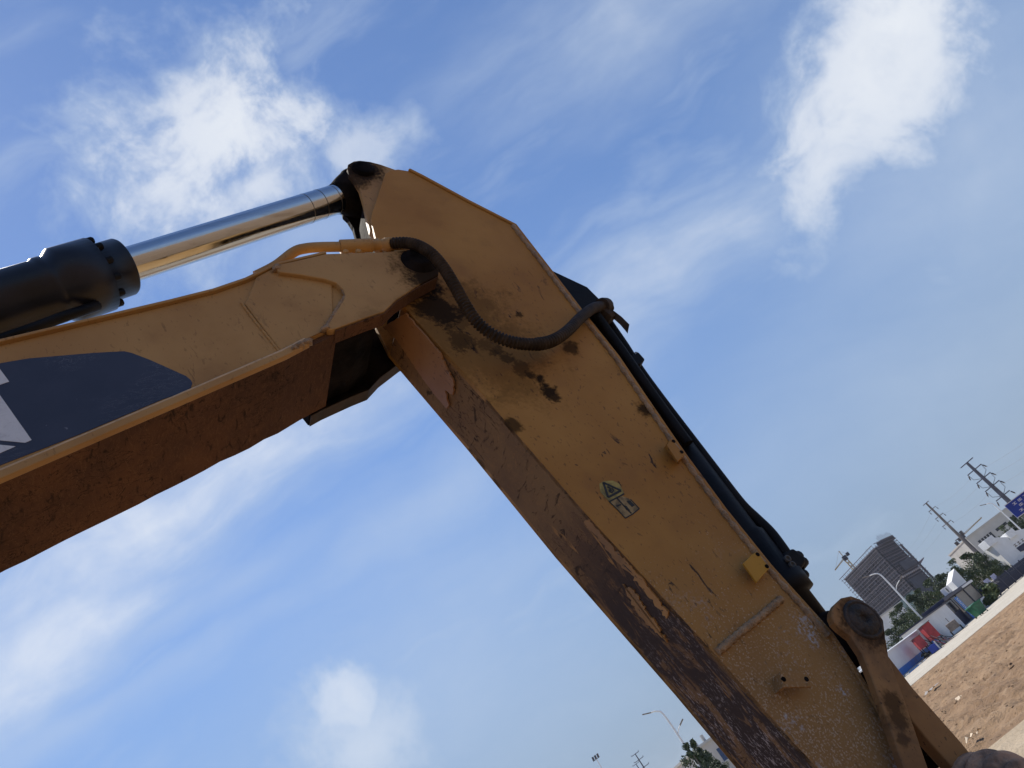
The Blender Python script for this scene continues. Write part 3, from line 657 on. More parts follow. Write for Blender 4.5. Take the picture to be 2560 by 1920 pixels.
# --- corrugated hose from the boom pipe over the fork to the stick's back
hx = [(960, 612, .03), (985, 608, .0), (1015, 607, -.03), (1045, 614, -.06), (1078, 634, -.09), (1108, 668, -.10), (1135, 712, -.10), (1160, 757, -.09), (1188, 800, -.075), (1228, 834, -.06), (1275, 854, -.045), (1330, 861, -.03), (1378, 853, -.02), (1418, 828, -.01), (1450, 796, .01), (1482, 771, .05), (1508, 766, .10)]
hp, hl = resample(spline([E3(*q) for q in hx], 10), 520)
rad = []
for i in range(520):
    t = i / 519; amp = .0045 * (1 if t < .60 else max(.12, 1 - (t - .60) / .12)); rad.append((.0240 if t < .6 else .0270) + amp * math.sin(i * 2 * math.pi / 5.0))
b = MB(); b.tube(hp, rad, 16); hose_o = b.build('hydraulic_hose', M_RUBBER, exc)
hd = (hp[14] - hp[0]).normalized()
b = MB(); b.lathe(hp[0] - hd * .01, hp[0] + hd, [(0, .027), (.004, .030), (.05, .030), (.054, .027)], 16); b.build('crimp_sleeve', M_BOOM, hose_o)
b = MB(); b.lathe(hp[0] - hd * .05, hp[0] + hd, [(0, .031), (.004, .036), (.03, .036), (.034, .031)], 6, 0, False); b.build('hex_nut', M_BOOM, hose_o)
b = MB(); e = hp[-1]; b.lathe(hp[-8], hp[-1] + (hp[-1] - hp[-8]) * 1.2, [(0, .043), (.03, .045), (.06, .043), (.09, .030)], 14); b.build('hose_clamp', M_RUBBER, hose_o)
c = Vector(E3(1513, 786, .12)); b = MB(); b.lathe(c + Vector((-.02, 0, .05)), c + Vector((.01, 0, -.06)), [(0, .03), (.02, .042), (.08, .042), (.10, .03)], 6, 0, False); b.build('hose_nut', M_RUBBER, hose_o)
for (x, y) in ((1516, 762), (1524, 770)):
    c = Vector(E3(x, y, .10)); b = MB(); b.lathe(c, c + Vector((.1, 0, -.03)), [(-.02, .017), (.015, .017), (.02, .012)], 8); b.build('clamp_screw', M_RUBBER, hose_o)
ln = [Vector(E3(x, y, .11)) for x, y in ((1520, 776), (1535, 787), (1552, 801), (1565, 815), (1571, 822))]
b = MB(); vs = []
for i, p in enumerate(ln):
    for q in (Vector((.010, -.008, .012)), Vector((-.010, .008, -.012)), Vector((-.008, .011, -.012)), Vector((.012, -.005, .012))): vs.append(p + q * (1 + .1 * i))
b.add(vs, [(i * 4 + j, i * 4 + (j + 1) % 4, i * 4 + 4 + (j + 1) % 4, i * 4 + 4 + j) for i in range(4) for j in range(4)] + [(3, 2, 1, 0), (16, 17, 18, 19)]); b.build('tie_strap', M_RUBBER, hose_o)

# --- links and bucket
lk = [(2079, 1540), (2080, 1525), (2088, 1509), (2104, 1494), (2128, 1489), (2155, 1499), (2190, 1524), (2209, 1550), (2214, 1589), (2216, 1625), (2231, 1665), (2261, 1747), (2280, 1801), (2321, 1920)]
lk2 = [(2261, 1920), (2231, 1836), (2212, 1782), (2177, 1687), (2155, 1633), (2128, 1592), (2100, 1570), (2086, 1556)]
lp = poly(lk, 0) + [(2.10, 1.20), (2.02, 1.19), (2.01, 1.26)] + poly(lk2, 0)
for sa, sb in ((0.0, .036), (.465, .50)):
    b = MB(); b.prism(lp, sa, sb); o = b.build('idler_link', M_LINK, exc, .006, 3)
    b = MB(); b.lathe((J.x, sa - .012, J.z), (J.x, sb + .01, J.z), [(.010, .014), (.002, .016), (0, .030), (.001, .056), (.007, .060), (.007, .064), (.003, .067), (.006, .074), (.012, .078), (.06, .078)], 28); b.build('link_pin', M_PIN, o)
pl0 = [(2.27, 1.80), (2.36, 1.86), (2.44, 1.80), (2.455, 1.70), (2.44, 1.60), (2.435, 1.40), (2.44, 1.22), (2.47, 1.12), (2.42, 1.03), (2.36, 1.03), (2.32, 1.12), (2.30, 1.3), (2.27, 1.6)]
pl = poly([(2140, 1590), (2190, 1560), (2216, 1600), (2222, 1640), (2285, 1722), (2330, 1772), (2400, 1851), (2440, 1900)], .10) + [(2.46, 1.10), (2.40, 1.02), (2.33, 1.04), (2.30, 1.12)] + poly([(2383, 1920), (2330, 1862), (2280, 1801), (2225, 1700), (2170, 1640)], .10)
for sa, sb in ((.10, .15), (.36, .41)):
    b = MB(); b.prism(pl, sa, sb); o = b.build('power_link', M_LINK, exc, .006, 3)
b = MB(); b.prism([(2.30, 1.62), (2.40, 1.62), (2.40, 1.25), (2.36, 1.25)], .151, .359); b.build('link_brace', M_GREASE_SHADE, exc)  # black colour paints in the shade of the gap between the links
BC = E(2562, 1972, -.03)
prof = [(0, .02), (.002, .07), (.010, .082), (.018, .083), (.026, .074), (.034, .074), (.040, .105), (.052, .122), (.066, .124), (.078, .112), (.086, .112), (.092, .132), (.106, .146), (.122, .147), (.134, .134), (.142, .134), (.150, .150), (.17, .158), (.20, .157), (.23, .14)]
b = MB(); b.lathe((BC[0], -.07, BC[1]), (BC[0], .3, BC[1]), prof, 36)
bk = [(1.95, 1.12), (2.10, 1.18), (2.46, 1.0), (2.72, .78), (2.84, .45), (2.72, .16), (2.40, .02), (2.05, .0), (1.72, .05), (1.60, .12), (1.66, .17), (2.05, .12), (2.36, .14), (2.60, .27), (2.68, .46), (2.58, .70), (2.36, .86), (2.05, .96)]
bkt = MB(); bkt.prism(bk, -.30, .82); bkt_o = bkt.build('bucket', M_RUST, exc, .01)
side = [(1.95, 1.10), (2.10, 1.16), (2.46, .99), (2.71, .77), (2.83, .45), (2.71, .17), (2.40, .03), (1.74, .07), (1.72, .4), (1.84, .8)]
for sa, sb in ((-.325, -.303), (.823, .845)):
    c = MB(); c.prism(side, sa, sb); c.build('bucket_side', M_RUST, bkt_o, .004)
b.build('hinge_boss', M_RUST, bkt_o)
for k in range(5):
    s = -.27 + k * .245; c = MB(); c.prism([(1.66, .17), (1.74, .06), (1.50, .05), (1.40, .09)], s, s + .09); c.build('tooth', M_RUST, bkt_o, .006)
# --- the machine the boom belongs to, standing outside the picture on the left
M_HOUSE = paint('house_paint', YEL, specks=.2, scratch=.2); M_TRACK = simple('track_steel', (.07, .06, .055), .7, .3, .4, 10, .4); M_GLASS = simple('cab_glass', (.02, .025, .03), .08)
b = MB(); b.prism([(-6.9, 1.05), (-6.9, 2.2), (-6.5, 2.45), (-4.7, 2.45), (-3.4, 2.1), (-3.1, 1.9), (-3.1, 1.05)], -1.1, 1.6); house = b.build('upper_body', M_HOUSE, exc, .05, 3)
b = MB(); b.prism([(-4.75, 1.9), (-4.75, 3.05), (-3.55, 3.05), (-3.1, 2.2), (-3.1, 1.9)], .65, 1.62); cab = b.build('cab', M_HOUSE, house, .05, 3)
b = MB(); b.prism([(-4.6, 2.1), (-4.6, 2.9), (-3.62, 2.9), (-3.25, 2.2), (-3.25, 2.1)], 1.6, 1.64); b.build('cab_window', M_GLASS, cab)
for sa, sb in ((-1.25, -.65), (1.15, 1.75)):
    b = MB(); b.prism([(-7.0, .5), (-6.8, .15), (-6.5, .0), (-3.4, .0), (-3.1, .15), (-2.9, .5), (-3.1, .85), (-3.4, .98), (-6.5, .98), (-6.8, .85)], sa, sb); b.build('crawler_track', M_TRACK, exc, .03)
b = MB(); b.box(-5.6, -4.2, -.65, 1.15, .35, 1.04); b.build('undercarriage', M_TRACK, exc, .03)

# ------------------------------------------------------------------ background: wall line
class Frame:
    """vertical plane through p0 along azimuth az: traces what is seen on it and builds things in it (x along, y away from the camera, z up)"""
    def __init__(s, p0, az):
        s.p0 = Vector((p0[0], p0[1], 0)); s.az = az
        s.u = Vector((math.sin(az), math.cos(az), 0)); s.n = Vector((-s.u.y, s.u.x, 0))
        s.rz = math.pi / 2 - az
    def at(s, x, y, off=0.0):
        d = pix_ray(x, y); t = ((s.p0 - EYE).dot(s.n) + off) / d.dot(s.n); P = EYE + d * t - s.p0
        return (P.dot(s.u), P.z)
    def poly(s, pts, off=0.0): return [s.at(x, y, off) for x, y in pts]
    def empty(s, name): return empty(name, s.p0, s.rz)
M_WHITE = simple('white_panel', (.66, .66, .67), .55, 0, .05, .6)
M_WHITE2 = simple('white_stone_cladding', (.70, .71, .72), .5, 0, .04, .8)
M_BLUE = simple('blue_panel', (.03, .16, .48), .5, 0, .12, 2)
M_BLUED = simple('deep_blue_sign', (.01, .04, .30), .45, 0, .1, 2)
M_NAVY = simple('navy_steel', (.02, .024, .06), .5, 0, .2, 3)
M_DGLASS = simple('dark_window_glass', (.03, .032, .036), .12, 0, .4, 1.0)
M_CURT = simple('curtain_behind_glass', (.16, .14, .12), .35, 0, .2, 3)
M_GREEN = simple('green_bin_plastic', (.02, .12, .06), .5, 0, .2, 4)
M_RED = simple('red_sheet_metal', (.40, .045, .05), .55, 0, .15, 3)
M_GREYBOX = simple('dusty_grey_metal', (.22, .19, .165), .7, 0, .2, 4)
M_BLACKB = simple('black_plastic', (.02, .02, .02), .6)
M_ALU = simple('white_painted_steel', (.72, .73, .74), .45, .0, .05)

FW = Frame(W0, WALL_AZ)
# hoarding: panels, cap and blue trim
def on_wall(*pts, off=0): return FW.poly(pts, off)
t0 = FW.at(2216, 1631)[0]; t1 = FW.at(2310, 1563)[0]; HZ = 2.05
h = FW.empty('site_hoarding'); tag(h, 'white site hoarding with blue foot and blue end post', 'hoarding')
tl = t0 - 26; npan = 14; pw = (t1 - tl) / npan
for i in range(npan):
    b = MB(); b.box(tl + i * pw + .01, tl + (i + 1) * pw - .01, -.04, .04, .02, HZ); b.build('panel', M_WHITE, h)
b = MB(); b.prism([(0, HZ), (.0, HZ + .12), (-.12, HZ + .06), (-.12, HZ)], tl, t1); b.v = [(y, x, z) for x, y, z in b.v]; b.build('cap_rail', M_WHITE2, h)
b = MB(); b.box(tl, t1 - .6, -.09, -.045, .05, .62); b.build('blue_skirting', M_BLUE, h)
b = MB(); b.box(t1 - 1.9, t1 - .7, -.22, -.05, .45, HZ - .15); b.build('blue_end_post', M_BLUE, h, .03)
b = MB(); b.box(tl, t1 - 2, -.8, -.2, .0, .13); b.build('kerb', M_CONC, h)

# gate booth
t2, t3, t4 = FW.at(2361, 1508)[0], FW.at(2433, 1547)[0], FW.at(2480, 1511)[0]
BH = 2.75
bo = FW.empty('gate_booth'); tag(bo, 'low gate booth with white panels, navy frame and dark door bay', 'booth')
b = MB(); b.box(t1 + .0, t2, .0, 2.4, .0, BH - .25); b.build('white_wing', M_WHITE, bo)
b = MB(); b.box(t1 - .15, t2, -.12, 2.5, BH - .25, BH - .13); b.build('wing_coping', M_NAVY, bo)
b = MB(); b.box(t2 + .002, t4, .2, 2.4, .0, BH - .05); b.build('back_wall', M_NAVY, bo)
b = MB(); b.box(t2 - .1, t4 + .15, -.25, 2.6, BH - .05, BH + .28); b.build('roof_beam', M_NAVY, bo, .02)
b = MB(); b.box(t2 + (t4 - t2) * .62, t4 + .1, -.30, -.253, BH - .02, BH + .2); b.build('fascia_panel', M_WHITE, bo)
dm = t2 + (t3 - t2) * .78
b = MB(); b.box(t2 + .12, dm, .05, .18, .05, 1.35); b.build('door_panel', M_NAVY, bo)
b = MB(); b.box(t2 + .2, dm - .1, .06, .18, 1.42, BH - .2); b.build('door_glass', M_DGLASS, bo)
for k in range(10):
    x = t2 + .2 + k * (dm - t2 - .4) / 9; b = MB(); b.box(x, x + .05, .02, .05, .1, 1.3); b.build('door_rib', M_NAVY, bo)
wl, wr = dm + 1.9, t4 - .1
b = MB(); b.box(dm + .1, wl - .1, .06, .18, .9, BH - .15); b.build('window', M_DGLASS, bo)
b = MB(); b.box(dm + .7, wl - .35, .02, .055, 1.0, BH - .3); b.build('notice_sheet', M_WHITE, bo)
wm = (wl + wr) / 2
for a, c in ((wl, wm - .06), (wm + .06, wr)):
    b = MB(); b.box(a, c, .08, .18, 1.1, BH - .15); o = b.build('window', M_CURT, bo)
    f = MB()
    for q in (a - .05, c - .02): f.box(q, q + .07, .0, .075, 1.05, BH - .1)
    f.box(a, c, .0, .07, 1.0, 1.07); f.box(a, c, .0, .07, BH - .14, BH - .08); f.build('window_frame', M_NAVY, o)
b = MB(); b.box(wl - .4, t4, .0, .19, .02, .98); b.build('white_parapet', M_WHITE, bo)
# blue upright banner with white lettering
s0_ = FW.at(2430, 1547, -.5); bn = FW.empty('upright_banner'); tag(bn, 'blue upright banner with white letters leaning on the booth', 'banner')
bx0 = dm - .35
b = MB(); b.box(bx0, bx0 + 1.0, -.42, -.36, .02, 2.45); b.build('banner_board', M_BLUE, bn, .01)
rnd = random.Random(2)
for k in range(7):
    z = 2.25 - k * .17; b = MB(); b.box(bx0 + .25, bx0 + .75, -.428, -.4205, z - .07, z - .03)
    if k % 2: b.box(bx0 + .25, bx0 + .32, -.428, -.4205, z - .029, z + .05)
    else: b.box(bx0 + .6, bx0 + .75, -.428, -.4205, z - .029, z + .03)
    b.build('letter', M_WHITE2, bn)
b = MB(); b.box(bx0 + .3, bx0 + .8, -.428, -.4205, .55, .72); b.box(bx0 + .2, bx0 + .55, -.428, -.4205, .35, .42); b.build('letter_block', M_WHITE, bn)
# air conditioner on the roof
ac = FW.empty('air_conditioner'); tag(ac, 'white outdoor air conditioner unit on the booth roof', 'air conditioner')
ax_ = FW.at(2382, 1486)[0]; b = MB(); b.box(ax_ - 1.1, ax_ + .5, -.1, .35, BH + .30, BH + 1.02); b.build('casing', M_GREYBOX if 0 else M_WHITE, ac, .03)
b = MB(); b.lathe((ax_ - .55, -.11, BH + .66), (ax_ - .55, 0, BH + .66), [(0, .24), (.01, .27), (.02, .27)], 20); b.build('fan_grille', M_DGLASS, ac)
for k in (-1.0, .3):
    b = MB(); b.box(ax_ + k, ax_ + k + .1, -.05, .3, BH + .28, BH + .30); b.build('foot', M_BLACKB, ac)
# wheeled bin
cb = ground_at(2456, 1537); bi = empty('wheeled_bin', (cb.x, cb.y, .006), FW.rz - .7); tag(bi, 'dark green wheeled rubbish bin standing on the road at the booth', 'bin')
b = MB(); b.add([(x * w, y * w, z) for z, w in ((.1, .42), (1.0, .56)) for x, y in ((-1, -1), (1, -1), (1, 1), (-1, 1))], [(3, 2, 1, 0), (4, 5, 6, 7)] + [(i, (i + 1) % 4, (i + 1) % 4 + 4, i + 4) for i in range(4)]); b.build('body', M_GREEN, bi, .03)
b = MB(); b.prism([(-.62, 1.002), (.62, 1.002), (.6, 1.1), (.0, 1.16), (-.6, 1.1)], -.6, .6); b.build('lid', M_GREEN, bi, .02)
for k in (-1, 1):
    b = MB(); b.lathe((k * .4, .5, .11), (k * .4 + .1, .5, .11), [(0, .11), (.08, .11)], 14); b.build('wheel', M_BLACKB, bi)
    b = MB(); b.box(k * .4 - .03, k * .4 + .03, -.5, -.4, .0, .12); b.build('foot', M_BLACKB, bi)

# red cabins and clutter in front of the hoarding
def red_unit(name, px, label, w, hgt, z0, dep, cat):
    t = FW.at(*px, -1.6)[0]; e = empty(name, FW.p0 + FW.u * t - FW.n * 1.6, FW.rz + .5); tag(e, label, cat)
    b = MB(); b.box(-w / 2, w / 2, 0, dep, z0, z0 + hgt); b.build('cabinet', M_RED, e, .03)
    b = MB(); b.box(w * .05, w * .22, -.04, 0, z0 + .03, z0 + hgt - .03); b.build('sunlit_strip', simple('sunlit_red_paint', (.55, .10, .09), .45), e)  # sunlit stripe on the cabinet, painted as a brighter red strip
    b = MB(); b.box(-w / 2 - .08, w / 2 + .08, -.1, dep + .1, z0 + hgt, z0 + hgt + .05); b.build('roof', M_GREYBOX, e)
    for k in (-1, 1):
        for q in (.05, dep - .1):
            b = MB(); b.box(k * (w / 2 - .06) - .04, k * (w / 2 - .06) + .04, q, q + .08, 0, z0); b.build('leg', M_BLACKB, e)
    return e
red_unit('red_cabinet', (2350, 1592), 'larger red metal cabinet on legs in front of the white booth wing', 2.6, 1.35, .75, .8, 'cabinet')
red_unit('red_cabinet', (2318, 1612), 'smaller red metal cabinet on legs next to the blue end post', 1.6, .95, .75, .7, 'cabinet')
# generator cart
t = FW.at(2392, 1575, -1.5)[0]; e = empty('generator_cart', FW.p0 + FW.u * t - FW.n * 1.5, FW.rz + .35); tag(e, 'dusty grey generator cart on small wheels beside the dark door bay', 'cart')
b = MB(); b.box(-1.3, 1.2, -.5, .5, .35, 1.05); b.build('housing', M_GREYBOX, e, .04)
b = MB(); b.tube([(1.2, 0, .5), (1.6, 0, .9), (1.6, 0, 1.5), (1.35, 0, 1.5)], .03, 8); b.build('handle', M_GREYBOX, e)
for x in (-.9, .8):
    for y in (-.52, .52):
        b = MB(); b.lathe((x, y - .06, .22), (x, y + .06, .22), [(0, .2), (.01, .22), (.11, .22), (.12, .2)], 16); w_ = b.build('wheel', M_BLACKB, e)
        d = MB(); d.lathe((x, y - .07, .22), (x, y, .22), [(0, .1), (.01, .12), (.02, .12)], 12); d.build('rim', M_ALU, w_)
# leaning rods
rnd = random.Random(9)
for i in range(11):
    t = FW.at(2338 + i * 3, 1612 - i * 2.4, -2.2)[0]; e = empty('steel_rod', FW.p0 + FW.u * t - FW.n * 2.2, FW.rz)
    b = MB(); b.tube([(rnd.uniform(-.5, .5), -.3, .02), (rnd.uniform(-.5, .5), rnd.uniform(.3, .9), rnd.uniform(.7, 1.3))], .03, 6); o = b.build('steel_rod', [M_BLACKB, M_RED, M_GREYBOX][i % 3], None)
    o.location = e.location; o.rotation_euler = e.rotation_euler; bpy.data.objects.remove(e)
    tag(o, 'thin %s steel rod leaning in the heap below the red cabinets' % ('black', 'red', 'grey')[i % 3], 'rod', 'steel rods below the red cabinets')
t = FW.at(2332, 1618, -2.4)[0]; e = empty('blue_crate', FW.p0 + FW.u * t - FW.n * 2.4, FW.rz + .3); tag(e, 'small blue crate with pale frame on the road edge', 'crate')
b = MB(); b.box(-.45, .45, -.35, .35, .05, .6); b.build('crate_body', M_BLUED, e)
b = MB()
for x in (-.5, .44): b.box(x, x + .06, -.42, -.36, .0, .7)
b.box(-.44, .44, -.42, -.36, .0, .06); b.box(-.44, .44, -.42, -.36, .64, .7); b.build('crate_frame', M_WHITE, e)
for i, (px_, mt_i, lab) in enumerate((((2285, 1652), M_ALU, 'long pale plank lying along the hoarding kerb'), ((2272, 1664), M_BLUE, 'short blue batten lying along the hoarding kerb'), ((2302, 1642), M_GREYBOX, 'grey plank lying near the blue end post'), ((2262, 1674), M_WHITE2, 'white plank at the near end of the hoarding kerb'))):
    t = FW.at(*px_, -1.3)[0]; b = MB(); b.box(-1.6 + .3 * i, 1.6 - .2 * i, -.1, .1, 0, .09); o = b.build('plank', mt_i); o.location = FW.p0 + FW.u * t - FW.n * 1.3; o.location.z = .005; o.rotation_euler = (0, 0, FW.rz + .08 * (i - 1)); tag(o, lab, 'plank')
b = MB(); t = FW.at(2320, 1628, -1.4)[0]; rnd = random.Random(4)
for i in range(14): lump(b, (rnd.uniform(-.7, .7), rnd.uniform(-.3, .3), .12 + rnd.uniform(0, .25)), .22, rnd)
o = b.build('rubbish_sack', simple('dark_sacking', (.035, .04, .035), .9)); o.location = FW.p0 + FW.u * t - FW.n * 1.4; tag(o, 'dark lumpy rubbish sack at the foot of the blue end post', 'sack')

# white angular monument behind the booth roof
FM = Frame(sight(2385, 1445, 104), R(74))
mon = FM.empty('angular_monument'); tag(mon, 'white slanted monument slab rising behind the booth roof', 'monument')
mp = FM.poly([(2385, 1421), (2418, 1456), (2440, 1482), (2408, 1500), (2394, 1468), (2379, 1453)]); base = FM.poly([(2440, 1482), (2408, 1500)])
mp = FM.poly([(2385, 1421), (2420, 1458)]) + [(base[0][0] + .3, 0.0), (base[1][0] - .2, 0.0)] + FM.poly([(2394, 1468), (2379, 1453)])
b = MB(); b.prism(mp, 0, 1.6); b.build('slab', M_WHITE2, mon, .02)
# gate wall at the right
FG = Frame(sight(2500, 1380, 128), R(74))
gw = FG.empty('gate_wall'); tag(gw, 'large white gate wall with projecting blocks and dark name plate', 'gate wall')
gx0 = FG.at(2475, 1361)[0]; gx1 = FG.at(2530, 1415)[0]
ztop = FG.at(2481, 1343)[1]; zst = FG.at(2532, 1327)[1]
b = MB(); b.prism(FG.poly([(2476, 1362), (2482, 1344), (2524, 1342), (2534, 1328), (2600, 1312), (2720, 1270)]) + [(FG.at(2720, 1270)[0] + 4, 0), (gx0 + .0, 0)], 0, 2.2); b.build('wall_face', M_WHITE2, gw, .03)
a = FG.at(2476, 1353, -.4); b = MB(); b.box(a[0] - .6, a[0] + .9, -.35, 1.6, a[1] - .55, a[1] + .55); b.build('projecting_block', M_ALU, gw, .03)
a = FG.at(2528, 1334, -.4); b = MB(); b.box(a[0] - .55, a[0] + .8, -.35, 1.6, a[1] - .5, a[1] + .5); b.build('projecting_block', M_ALU, gw, .03)
b = MB(); b.prism(FG.poly([(2541, 1370), (2560, 1357), (2620, 1318), (2632, 1332), (2572, 1372), (2552, 1379)], -.06), -.08, -.002); b.build('name_plate', M_NAVY, gw)
for k in range(5):
    a = FG.at(2541 + k * 9, 1365 - k * 6.3, -.06); b = MB(); b.box(a[0] - .22, a[0] + .22, -.05, -.002, a[1] - .04, a[1] + .05); b.box(a[0] - .05, a[0] + .05, -.05, -.002, a[1] + .051, a[1] + .25); b.box(a[0] - .2, a[0] + .2, -.05, -.002, a[1] + .251, a[1] + .32); b.build('letter', M_GREYBOX, gw)
# navy fence along the road
t5 = FW.at(2482, 1509)[0] + .6; t6 = t5 + 70
fe = FW.empty('metal_fence'); tag(fe, 'navy metal bar fence along the pale road past the booth', 'fence')
nb = 240
b = MB()
for i in range(nb * 1): 
    x = t5 + (t6 - t5) * i / nb; b.box(x, x + .07, .0, .05, .12, 1.62)
o = b.build('bars', M_NAVY, fe); o['kind'] = 'stuff'
for z in (.14, .75, 1.4):
    b = MB(); b.box(t5, t6, .055, .10, z, z + .08); b.build('rail', M_NAVY, fe)
for i in range(18):
    x = t5 + (t6 - t5) * i / 17; b = MB(); b.box(x - .08, x + .08, -.02, .14, 0, 1.75); b.build('post', M_NAVY, fe)
b = MB(); b.box(t5, t6, .5, .56, .1, 1.15); b.build('lower_screen', M_NAVY, fe)
for i, (px_, lab) in enumerate((((2472, 1458), 'pale lilac notice board behind the fence, near the booth'), ((2488, 1445), 'pale lilac notice board behind the fence, further along toward the gate wall'))):
    t = FW.at(*px_, 1.2)[0]; z = FW.at(*px_, 1.2)[1]; e = empty('notice_board', FW.p0 + FW.u * t + FW.n * 1.2, FW.rz); tag(e, lab, 'board')
    b = MB(); b.box(-1.0, 1.0, -.03, .03, 1.5, 2.2); b.build('board_face', simple('lilac_board', (.42, .42, .58), .5), e)
    for k in (-.8, .8):
        b = MB(); b.box(k - .03, k + .03, .031, .08, 0, 2.1); b.build('leg', M_NAVY, e)

# ------------------------------------------------------------------ tower under construction
M_SLAB = simple('scaffold_steel', (.115, .11, .135), .7, 0, .15, .3)
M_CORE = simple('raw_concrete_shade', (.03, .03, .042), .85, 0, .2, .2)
M_NET = simple('teal_safety_net', (.085, .145, .165), .85, 0, .2, .15)
M_NETD = simple('dark_safety_net', (.05, .06, .085), .85, 0, .25, .12)
def gpt(x, y, dist):
    p = sight(x, y, dist); return Vector((p.x, p.y, 0)), p.z
cM, zM = gpt(2190, 1372, 430); cL, zL = gpt(2105, 1445, 462); cR, zR = gpt(2244, 1358, 455)
tw = empty('tower_block', cM); tag(tw, 'dark concrete tower block under construction wrapped in scaffolding', 'building')
H = zM; FLO = 13; fh = H / FLO
cB = cL + cR - cM; H = max(zM, zL) - .5; fh = H / FLO
corners = [cM, cR, cB, cL]; ctr = sum(corners, Vector()) / 4
def ring(b, off, z0, z1, mi=0):
    vs = []
    for z in (z0, z1):
        for c in corners:
            d = (c - ctr); p = c + d.normalized() * off - cM; vs.append((p.x, p.y, z))
    b.add(vs, [(3, 2, 1, 0), (4, 5, 6, 7)] + [(i, (i + 1) % 4, (i + 1) % 4 + 4, i + 4) for i in range(4)], mi)
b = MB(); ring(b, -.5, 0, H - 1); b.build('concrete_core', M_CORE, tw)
def lerp_c(side, t): a, c = (cM, cL) if side == 0 else (cM, cR); return a.lerp(c, t)
for i in range(1, FLO + 1):
    b = MB(); z = fh * i - 1.2; ring(b, -.1, z, z + .4); b.build('floor_slab', M_SLAB, tw)
rnd = random.Random(11)
for side in (0, 1):
    a, c = (cM, cL) if side == 0 else (cM, cR); u = (c - a).normalized(); n = Vector((u.y, -u.x, 0)); n = n if n.dot(EYE - a) > 0 else -n
    ln = (c - a).length; nb = 15 if side == 0 else 10
    for i in range(nb + 1):                           # scaffold standards
        p = a + u * ln * i / nb + n * .9 - cM; top = H - (0 if i > nb * .25 or side == 1 else 0) + rnd.uniform(0, 1.6)
        b = MB(); b.bar((p.x, p.y, 0), (p.x, p.y, top), .16); b.build('scaffold_pole', M_SLAB, tw)
    for k in range(int(H / 1.5)):                     # ledgers and toe boards of every lift
        z = 1.5 * k + 3; p, q = a + n * .9 - cM - u * rnd.uniform(0, 1.2), c + n * .9 - cM + u * rnd.uniform(0, 2.2)
        b = MB(); b.bar((p.x, p.y, z), (q.x, q.y, z), .14, .22 if k % 2 else .34); b.build('scaffold_ledger', M_SLAB, tw)
    # windows openings on the core, dark bays between columns
    for i in range(FLO - 1):
        for k in range(nb - 1):
            if rnd.random() < .35: continue
            p = a + u * ln * (k + .55) / nb + n * .05 - cM; z = fh * i + fh * .45
            b = MB(); b.bar((p.x, p.y, z - .8), (p.x, p.y, z + .9), 2.0, .1, up=tuple(n)); b.build('window_opening', M_NETD, tw)
    # netting on the lower storeys
    for (f0, f1, z0, z1, mt_i) in (((0, .55, 4, H * .42, M_NET), (.55, 1, 4, H * .34, M_NET)) if side == 0 else ((0, 1, 4, H * .38, M_NETD), (.0, .7, H * .38, H * .52, M_NETD), (.2, .9, H * .62, H * .72, M_NETD))):
        p, q = a + u * ln * f0 + n * 1.25 - cM, a + u * ln * f1 + n * 1.25 - cM
        b = MB(); b.bar((p.x, p.y, (z0 + z1) / 2), (q.x, q.y, (z0 + z1) / 2), .06, z1 - z0); b.build('safety_net', mt_i, tw)
# hoist platform jutting from the right corner, lift mast along it
p = cR - cM; u = (cR - cM).normalized()
zP = sight(2275, 1375, 455).z; b = MB(); b.prism([(0, 0), (9, 1.6), (9, 2.0), (0, 1.2)], -1.5, 1.5); o = b.build('catch_platform', M_SLAB, tw); o.location = p + Vector((0, 0, zP - 8)); o.rotation_euler = (0, 0, math.atan2(u.y, u.x))
b = MB(); b.bar((0, 0, zM * .60), tuple(p + Vector((0, 0, zM * .60))), .5, .7); b.build('catch_ledge', M_ALU, tw)
lm = p + u * 1.8; b = MB(); b.bar((lm.x, lm.y, 0), (lm.x, lm.y, H * .9), .9); b.build('hoist_mast', M_SLAB, tw)
# stair core and penthouse scaffold on the roof
pr = lerp_c(1, .75) - cM; 
b = MB(); q = lerp_c(1, .35) - cM
hgt = sight(2232, 1349, 455).z - H
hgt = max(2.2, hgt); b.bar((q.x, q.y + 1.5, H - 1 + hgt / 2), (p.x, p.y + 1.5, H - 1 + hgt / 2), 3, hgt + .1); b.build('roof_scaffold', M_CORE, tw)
for k in range(8):
    w_ = q.lerp(p, k / 7); b = MB(); b.bar((w_.x, w_.y - 1.6, H), (w_.x, w_.y - 1.6, H + max(2, hgt) + rnd.uniform(.5, 2)), .22); b.build('scaffold_pole', M_SLAB, tw)

